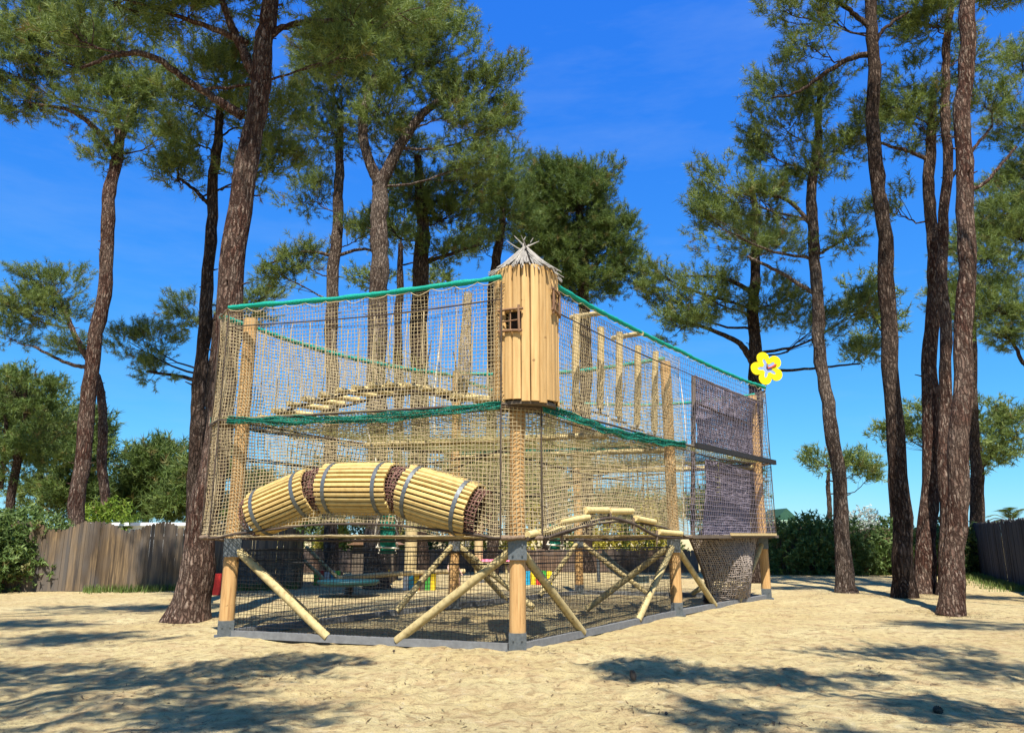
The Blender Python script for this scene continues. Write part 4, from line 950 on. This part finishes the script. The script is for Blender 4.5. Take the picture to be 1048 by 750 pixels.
fence('grey slatted fence at the back right behind the hedge shrubs', [(8.4, 33.8), (13.5, 33.6), (20.2, 33.2)], 1.95, 'fence', .08, 2.0, .11)
fence('dark stained board fence along the right edge of the yard', [(20.0, 33.0), (17.4, 27.6), (15.0, 22.0), (13.3, 18)], 2.1, 'fence_dark', 0, 2.0, .14)

# ---------------------------------------------------------------- buildings beyond the fence
def house(name, label, cat, c, w, d, h, rh, wall, roof, gable=True, win=()):
    t = thing(name, label, cat, c); c = np.array([c[0], c[1], 0.])
    mb = MB(); mb.box(up(c, h / 2), (w / 2, 0, 0), (0, d / 2, 0), (0, 0, h / 2)); mb.build('wall', M[wall], t)
    mb = MB(); W, D = w / 2 + .2, d / 2 + .2; x, y = c[:2]
    V = [(x - W, y - D, h - .02), (x + W, y - D, h - .02), (x + W, y + D, h - .02), (x - W, y + D, h - .02), (x - W, y - D, h + .1), (x + W, y - D, h + .1), (x + W, y + D, h + .1), (x - W, y + D, h + .1)]
    q = [[3, 2, 1, 0], [0, 1, 5, 4], [1, 2, 6, 5], [2, 3, 7, 6], [3, 0, 4, 7]]
    if gable: V += [(x - W, y, h + rh), (x + W, y, h + rh)]; mb.add(V, q + [[4, 5, 9, 8], [6, 7, 8, 9]], [[7, 4, 8], [5, 6, 9]])
    else: V += [(x, y - D, h + rh), (x, y + D, h + rh)]; mb.add(V, q + [[5, 6, 9, 8], [7, 4, 8, 9]], [[4, 5, 8], [6, 7, 9]])
    mb.build('roof', M[roof], t)
    for sx in win:
        mb = MB(); mb.box((x + sx, y - d / 2 - .02, h * .6), (.5, 0, 0), (0, .03, 0), (0, 0, .4)); mb.build('window', M['teal'], t)
b = P(178, 545, 31); house('mobile_home', 'low white mobile home roof showing just over the plank fence', 'mobile home', b, 5.2, 2.6, 2.0, .12, 'white', 'white', True, (-1.5, .8))
b = P(838, 545, 45); house('cabin', 'pale green cabin with a long flat roof behind the hedge shrubs', 'cabin', b, 6.0, 3, 2.35, .15, 'palegreen', 'palegreen', True, (-1.5, 1.5))
b = P(797, 545, 48); house('tent_cabin', 'dark green gabled roof showing beside the far corner of the climbing frame', 'cabin', b, 2.0, 3.0, 2.0, 1.25, 'roofgreen', 'roofgreen', False, ())

# ---------------------------------------------------------------- play yard things behind the frame
def slat_box(base, w, h, d, cols, label, ang=0.0):
    base = np.array([base[0], base[1], 0.]); t = thing('striped_planter', label, 'planter box', base, 'striped planter boxes in the play yard')
    ux = np.array([math.cos(ang), math.sin(ang), 0]); uy = np.array([-math.sin(ang), math.cos(ang), 0]); n = len(cols)
    mb = MB(); mb.box(up(base, h * .47), ux * w * .47, uy * d * .45, (0, 0, h * .46)); mb.build('box_core', M['platform'], t)
    for k, c in enumerate(cols):
        p = base + ux * (-w / 2 + (k + .5) * w / n) - uy * d / 2; hh = h * (1 + .06 * math.sin(k * 2.3))
        mb = MB(); mb.box(up(p, hh / 2), ux * w / n * .44, uy * .02, (0, 0, hh / 2)); mb.build('slat', M[c], t)
cc = ['p_blue', 'p_yellow', 'p_red', 'p_green', 'p_yellow']
slat_box(G(430, 603), 1.0, .50, .5, ['white', 'p_blue', 'p_yellow', 'p_red', 'p_green', 'p_yellow'], 'striped planter box in the middle of the yard near the rear post')
slat_box(G(336, 598), .9, .45, .5, ['p_green', 'p_red', 'white', 'p_blue', 'p_green'], 'striped planter box behind the balance disc on the left')
slat_box(G(551, 598), .9, .45, .5, cc, 'striped planter box just right of the hut post')
slat_box(G(222, 608), .7, .55, .5, ['p_blue', 'p_red', 'p_blue'], 'blue and red planter box between the leaning pine and the left post', .3)
slat_box(G(392, 597), .5, .5, .4, ['p_yellow', 'p_green', 'p_yellow'], 'small yellow planter box beside the long beam')
# round shelters' posts
for px, w_, lab in ((421, 13, 'pale shelter post left of the rear frame post'), (490, 9, 'slim pale shelter post left of the hut post')):
    a = P(px, 545, 27); t = thing('shelter_post', lab, 'post', up(a, 0), 'pale shelter posts in the yard'); mb = MB(); mb.tube([up(a, 0), up(a, 2.3)], w_ / 2 * 26 / FPX, 10); mb.build('post', M['log'], t)
    mb = MB(); mb.box(up(a, .04), (.2, 0, 0), (0, .2, 0), (0, 0, .04)); mb.build('footing', M['sill'], t)
# balance disc and beam
c = G(356, 610); t = thing('balance_disc', 'dark teal round balance platform on a central spring behind the black net', 'playground equipment', c)
mb = MB(); mb.tube([up(c, .30), up(c, .36), up(c, .42)], [.75, .85, .82], 28); mb.build('disc', M['teal'], t)
th = np.linspace(0, 12 * math.pi, 90); mb = MB(); mb.tube(np.stack([c[0] + .09 * np.cos(th), c[1] + .09 * np.sin(th), np.linspace(.0, .32, 90)], 1), .015, 6); mb.build('spring', M['rope_dark'], t)
a, b = G(345, 607), G(475, 602); t = thing('balance_beam', 'long pale balance beam lying across the yard behind the disc', 'playground equipment', (a + b) / 2)
mb = MB(); mb.tube(spline([up(a, .42), up((a + b) / 2, .5), up(b, .52)], 8), .075, 10); mb.build('beam', M['log'], t)
for s in (.1, .65, .95):
    p = a + (b - a) * s; mb = MB(); mb.tube([up(p, 0), up(p, .42)], .08, 8); mb.build('support', M['platform'], t)
# chute
a, b = P(612, 566, 27), G(648, 601); t = thing('chute_slide', 'dark grey plastic chute slide at the back of the yard', 'slide', b)
s = spline([a, a * .55 + b * .45 + np.array([0, 0, -.02]), b + np.array([-.1, 0, .22]), b + np.array([.35, 0, .2])], 16)
w = np.array([.1, -.35, 0]); V = []
for p in s: V += [p - w + np.array([0, 0, .18]), p - w, p + w, p + w + np.array([0, 0, .18])]
mb = MB(); mb.add(V, [[4 * i + j, 4 * i + j + 1, 4 * i + 5 + j, 4 * i + 4 + j] for i in range(15) for j in range(3)]); mb.add(np.array(V) - np.array([0, .0, .03]), [[4 * i + 4 + j, 4 * i + 5 + j, 4 * i + j + 1, 4 * i + j] for i in range(15) for j in range(3)]); mb.build('trough', M['plastic'], t)
mb = MB(); mb.tube([up(a, 0), a], .06, 8); mb.build('leg', M['steel'], t)
mb = MB(); mb.tube([up(s[11], 0), s[11]], .04, 8); mb.build('leg', M['steel'], t)
# log climber left
a = G(300, 600); t = thing('log_climber', 'low wooden log climber by the brown fence', 'playground equipment', a)
mb = MB(); mb.tube([up(a, 1.15) + np.array([-.1, 0, 0]), up(a, .1) + np.array([1.2, -.2, 0])], .06, 9); mb.build('log', M['brace'], t)
mb = MB(); mb.tube([up(a, 1.25) + np.array([.2, .5, 0]), up(a, .1) + np.array([1.5, .4, 0])], .06, 9); mb.build('log', M['brace'], t)
mb = MB(); mb.tube([up(a, 0), up(a, 1.3)], .07, 9); mb.build('post', M['platform'], t)
# play house dark
a = G(384, 594); t = thing('play_house', 'dark wooden play house with a low roof at the back of the yard', 'play house', a)
mb = MB(); mb.box(up(a, .65), (.75, 0, 0), (0, .6, 0), (0, 0, .65)); mb.build('wall', M['platform'], t)
mb = MB(); V = [(-.95, -.8, 1.28), (.95, -.8, 1.28), (.95, .8, 1.28), (-.95, .8, 1.28), (0, -.8, 1.62), (0, .8, 1.62)]
mb.add([a + np.array(v) for v in V], [[0, 4, 5, 3], [1, 2, 5, 4], [0, 3, 2, 1]], [[0, 1, 4], [3, 5, 2]]); mb.build('roof', M['frame'], t)
mb = MB(); mb.box(up(a, .42) + np.array([0, -.61, 0]), (.28, 0, 0), (0, .015, 0), (0, 0, .42)); mb.build('door', M['dark'], t)
# pink lounger cover
a = G(503, 596); t = thing('picnic_table', 'picnic table under a pink cloth behind the hut post', 'table', a)
n = 14; u = np.linspace(0, 1, n); U, Vv = np.meshgrid(u, u); X = (U - .5) * 1.5; Yy = (Vv - .5) * .8; Zz = .78 - .16 * np.clip(np.maximum(np.abs(U - .5) * 2 - .75, np.abs(Vv - .5) * 2 - .75), 0, 1) * 4 * .35 + .012 * np.sin(U * 21) * np.sin(Vv * 17)
mb = MB(); i = np.arange(n - 1); I, J = np.meshgrid(i, i); q = np.stack([J * n + I, J * n + I + 1, (J + 1) * n + I + 1, (J + 1) * n + I], -1).reshape(-1, 4)
mb.add(a + np.stack([X, Yy, Zz], -1).reshape(-1, 3), q, None, True); ck = mb.build('tablecloth', M['pink'], None)
tag(ck, 'pink cloth spread over the picnic table behind the hut post', 'tablecloth')
mb = MB(); mb.box(up(a, .70), (.72, 0, 0), (0, .38, 0), (0, 0, .03)); mb.build('table_top', M['brace'], t)
for sx in (-.5, .5):
    for sy in (-.3, .3):
        mb = MB(); mb.tube([up(a, 0) + np.array([sx * 1.1, sy, 0]), up(a, .67) + np.array([sx, sy * .6, 0])], .04, 8); mb.build('leg', M['brace'], t)

# ---------------------------------------------------------------- child in pink walking behind the rear post
def child(at):
    x, y = at[:2]; s = 1.12 / 1.0
    J = {}
    pts = [('pelvis', (0, 0, .52), .085), ('waist', (0, 0, .62), .078), ('chest', (0, -.01, .74), .088), ('neck', (0, 0, .84), .036), ('chin', (.0, -.01, .885), .052), ('head', (.0, -.01, .96), .085), ('crown', (0, 0, 1.03), .06),
           ('hipL', (-.06, 0, .49), .066), ('kneeL', (-.10, -.06, .27), .042), ('ankL', (-.04, .05, .05), .026), ('toeL', (-.04, -.07, .022), .022),
           ('hipR', (.06, 0, .49), .066), ('kneeR', (.17, -.02, .28), .042), ('ankR', (.27, .03, .06), .026), ('toeR', (.31, -.08, .025), .022),
           ('shL', (-.11, 0, .79), .040), ('elL', (-.17, .04, .63), .028), ('wrL', (-.20, -.04, .50), .02), ('paL', (-.205, -.06, .465), .02),
           ('shR', (.11, 0, .79), .040), ('elR', (.17, .02, .63), .028), ('wrR', (.19, -.07, .51), .02), ('paR', (.195, -.09, .475), .02), ('nose', (0, -.10, .95), .012)]
    for k, side in ((-1, 'L'), (1, 'R')):
        for f in range(4): pts.append(('f%s%d' % (side, f), (k * (.20 + .004 * f), -.09 - .012 * f + (0 if k > 0 else .03), .43 - .004 * f), .0065))
        pts.append(('t' + side, (k * .185, -.10 + (0 if k > 0 else .03), .465), .007))
    ed = [('pelvis', 'waist'), ('waist', 'chest'), ('chest', 'neck'), ('neck', 'chin'), ('chin', 'head'), ('head', 'crown'), ('head', 'nose'), ('pelvis', 'hipL'), ('hipL', 'kneeL'), ('kneeL', 'ankL'), ('ankL', 'toeL'), ('pelvis', 'hipR'), ('hipR', 'kneeR'), ('kneeR', 'ankR'), ('ankR', 'toeR'),
          ('chest', 'shL'), ('shL', 'elL'), ('elL', 'wrL'), ('wrL', 'paL'), ('chest', 'shR'), ('shR', 'elR'), ('elR', 'wrR'), ('wrR', 'paR')]
    for side in 'LR':
        ed += [('pa' + side, 'f%s%d' % (side, f)) for f in range(4)] + [('pa' + side, 't' + side)]
    idx = {p[0]: i for i, p in enumerate(pts)}
    def skin(name, keep, mat, parent, grow=1.0, root='pelvis'):
        me = bpy.data.meshes.new(name); kk = [p for p in pts if p[0] in keep]; ix = {p[0]: i for i, p in enumerate(kk)}
        me.from_pydata([tuple(c * s for c in p[1]) for p in kk], [(ix[a], ix[b]) for a, b in ed if a in ix and b in ix], [])
        o = bpy.data.objects.new(name, me); col.objects.link(o); o.parent = parent
        sk = o.modifiers.new('skin', 'SKIN'); sb = o.modifiers.new('sub', 'SUBSURF'); sb.levels = sb.render_levels = 2
        if not me.skin_vertices: me.attributes  # layer comes with the modifier
        for i, p in enumerate(kk):
            v = me.skin_vertices[0].data[i]; v.radius = (p[2] * grow * s, p[2] * grow * s); v.use_root = (p[0] == root)
        me.materials.append(mat); return o
    t = thing('person', 'child in a pink dress walking in the yard behind the rear frame post', 'person', (x, y, 0)); t.rotation_euler = (0, 0, R(50))
    skin('body', set(idx), M['skin'], t)
    skin('dress', {'pelvis', 'waist', 'chest', 'shL', 'shR', 'hipL', 'hipR'}, M['pink'], t, 1.22)
    skin('hair', {'head', 'crown'}, M['hair'], t, 1.08, 'head')
    for o in t.children:
        if o.name.startswith('hair'): o.location = (0, .022, .012)
try:
    child(G(464, 606))
except Exception as ex:
    print('child failed', ex)

# ---------------------------------------------------------------- ground cover and small things
mb = MB(); n = 11000
px = RNG.uniform(-10, 12, n); py = 5 + 19 * RNG.random(n) ** 1.5
k_ = RNG.random(n) < .55; hx_ = RNG.integers(0, 150, n); px = np.where(k_, RNG.uniform(-9, 11, 150)[hx_] + RNG.normal(0, .22, n), px); py = np.where(k_, (5 + 17 * RNG.random(150) ** 1.5)[hx_] + RNG.normal(0, .12, n), py); a = RNG.uniform(0, 6.28, n); l = RNG.uniform(.03, .12, n); w = RNG.uniform(.004, .010, n)
tb_ = np.array([(o.location.x, o.location.y) for o in sc.objects if o.get('category') == 'pine tree' and 8 < o.location.y < 24]); k2 = RNG.random(n) < .3; ti = RNG.integers(0, len(tb_), n); an = RNG.uniform(0, 6.28, n); ra = .3 + np.abs(RNG.normal(0, .45, n))
px = np.where(k2, tb_[ti, 0] + np.cos(an) * ra, px); py = np.where(k2, tb_[ti, 1] + np.sin(an) * ra, py)
c = np.stack([px, py, gz(px, py) + .006], 1); d = np.stack([np.cos(a), np.sin(a), RNG.normal(0, .08, n)], 1); s = np.stack([-np.sin(a), np.cos(a), 0 * a], 1)
mb.tris(np.stack([c - s * w[:, None], c + s * w[:, None], c + d * l[:, None] + np.array([0, 0, .008])], 1), RNG.random(n))
o = mb.build('pine_litter', m_leaf('brown_litter', (.04, .026, .015), (.10, .065, .035), (.20, .13, .07)), None); tag(o, 'brown needles and twig bits scattered over the sand', 'ground litter', None, 'stuff')
def pine_cone(px, py, r, label):
    c = G(px, py); V = []; mb = MB(); z0 = c + np.array([0, 0, r * .75])
    ax = unit(np.array([RNG.normal(), RNG.normal(), .3])); x = unit(np.cross(ax, (0, 0, 1))); y = np.cross(x, ax)
    mb.tube([z0 + ax * t * r * 1.3 for t in (-1, -.5, 0, .5, 1)], [.3 * r, .75 * r, .85 * r, .6 * r, .1 * r], 10)
    for k in range(60):
        t = -1 + 2 * k / 60; th = k * 2.4; rr = r * .9 * math.sqrt(max(.04, 1 - t * t)); nr = x * math.cos(th) + y * math.sin(th); tg = np.cross(ax, nr)
        p = z0 + ax * t * r * 1.2 + nr * rr * .8; mb.add([p - tg * r * .22, p + tg * r * .22, p + nr * r * .3 + ax * r * .25, p + nr * r * .05 - ax * r * .15], None, [[0, 1, 2], [0, 2, 3], [1, 3, 2], [0, 3, 1]])
    o = mb.build('pine_cone', M['cone']); tag(o, label, 'pine cone', 'pine cones on the sand')
    o.location = (0, 0, 0)
pine_cone(648, 694, .045, 'round pine cone alone on bright sand at the tip of the right-hand shade')
pine_cone(960, 730, .042, 'pine cone at the lower right next to the branch shadow')
pine_cone(797, 703, .02, 'tiny pine cone in front of the middle of the right-hand shade')
pine_cone(682, 731, .016, 'tiny pine cone at the bottom of the photo right of centre')
pine_cone(403, 667, .02, 'tiny pine cone on the sand in front of the black net')
# grass strips by the fences
def grass(pts, wdt, n, label, hgt=.2):
    mb = MB(); p = []
    for a, b, k in pts:
        a, b = np.array(a, float), np.array(b, float); d = unit(np.append(b - a, 0)); m = int(n * k); u = RNG.random(m); o = np.abs(RNG.normal(0, wdt, m)) * (.35 + .65 * np.abs(np.sin(u * 23)))
        q = np.zeros((m, 3)); q[:, :2] = a + (b - a) * u[:, None] + perp(d)[:2] * o[:, None]; p.append(q)
    p = np.vstack(p); m = len(p); az = RNG.uniform(0, 6.28, m); d = np.stack([np.cos(az) * .4, np.sin(az) * .4, np.ones(m)], 1) * (hgt * RNG.uniform(.4, 1.3, m))[:, None]; s = np.stack([-np.sin(az), np.cos(az), 0 * az], 1) * .012
    mb.tris(np.stack([p - s, p + s, p + d], 1), RNG.random(m) * .94); o = mb.build('grass', M['grass']); tag(o, label, 'grass', None, 'stuff')
grass([((-12.5, 22.6), (-6.6, 23.8), 1)], .4, 2300, 'strip of green grass at the foot of the plank fence')
grass([((9, 33.0), (20, 32.4), .8), ((19.6, 32.6), (15, 22.2), 1.3)], .5, 3000, 'green grass along the foot of the hedge and the dark fence', .16)

# ---------------------------------------------------------------- light
w = bpy.data.worlds.new('World'); sc.world = w; w.use_nodes = True
nt = w.node_tree; bg = nt.nodes['Background']; sky = nt.nodes.new('ShaderNodeTexSky'); sky.sky_type = 'NISHITA'; sky.sun_disc = False
sky.sun_elevation = SUN_EL; sky.sun_rotation = math.atan2(sdir[0], sdir[1]); sky.air_density = 1.0; sky.dust_density = 0.0; sky.ozone_density = 2.0; sky.altitude = 0
sep = nt.nodes.new('ShaderNodeSeparateColor'); cmb = nt.nodes.new('ShaderNodeCombineColor'); nt.links.new(sky.outputs[0], sep.inputs[0])
for i, (k, g) in enumerate(((.034, 1.18), (.158, .79), (.70, .24))):     # the phone's rendering of a clear blue sky
    pw = nt.nodes.new('ShaderNodeMath'); pw.operation = 'POWER'; pw.inputs[1].default_value = g; nt.links.new(sep.outputs[i], pw.inputs[0])
    ml = nt.nodes.new('ShaderNodeMath'); ml.operation = 'MULTIPLY'; ml.inputs[1].default_value = k / (.10 * 1.8); nt.links.new(pw.outputs[0], ml.inputs[0]); nt.links.new(ml.outputs[0], cmb.inputs[i])
tcw = nt.nodes.new('ShaderNodeTexCoord'); mpw = nt.nodes.new('ShaderNodeMapping'); mpw.inputs['Scale'].default_value = (1.2, 1.2, 5.5); mpw.inputs['Rotation'].default_value = (.15, .35, 0); nt.links.new(tcw.outputs['Generated'], mpw.inputs[0])
cn = nt.nodes.new('ShaderNodeTexNoise'); cn.inputs['Scale'].default_value = 2.2; cn.inputs['Detail'].default_value = 7; cn.inputs['Roughness'].default_value = .62; nt.links.new(mpw.outputs[0], cn.inputs['Vector'])
mr = nt.nodes.new('ShaderNodeMapRange'); mr.inputs[1].default_value = .50; mr.inputs[2].default_value = .80; mr.inputs[3].default_value = 0; mr.inputs[4].default_value = .12; nt.links.new(cn.outputs['Fac'], mr.inputs[0])
cmx = nt.nodes.new('ShaderNodeMix'); cmx.data_type = 'RGBA'; nt.links.new(mr.outputs[0], cmx.inputs[0]); nt.links.new(cmb.outputs[0], cmx.inputs[6]); cmx.inputs[7].default_value = (3.6, 4.6, 5.4, 1)
nt.links.new(cmx.outputs[2], bg.inputs[0]); bg.inputs[1].default_value = .087
sl = bpy.data.lights.new('sun', 'SUN'); sl.energy = 5.0; sl.angle = R(.5); sl.color = (1, .965, .90)
so = bpy.data.objects.new('sun', sl); col.objects.link(so); so.location = (3, -10, 30)
dv = Vector((-sdir[0] * math.cos(SUN_EL), -sdir[1] * math.cos(SUN_EL), -math.sin(SUN_EL))); so.rotation_euler = dv.to_track_quat('-Z', 'Y').to_euler()
sc.view_settings.view_transform = 'Standard'; sc.view_settings.look = 'None'; sc.view_settings.exposure = 1.05; sc.view_settings.gamma = 1.0
sc.cycles.max_bounces = 6; sc.cycles.diffuse_bounces = 3; sc.cycles.transmission_bounces = 3
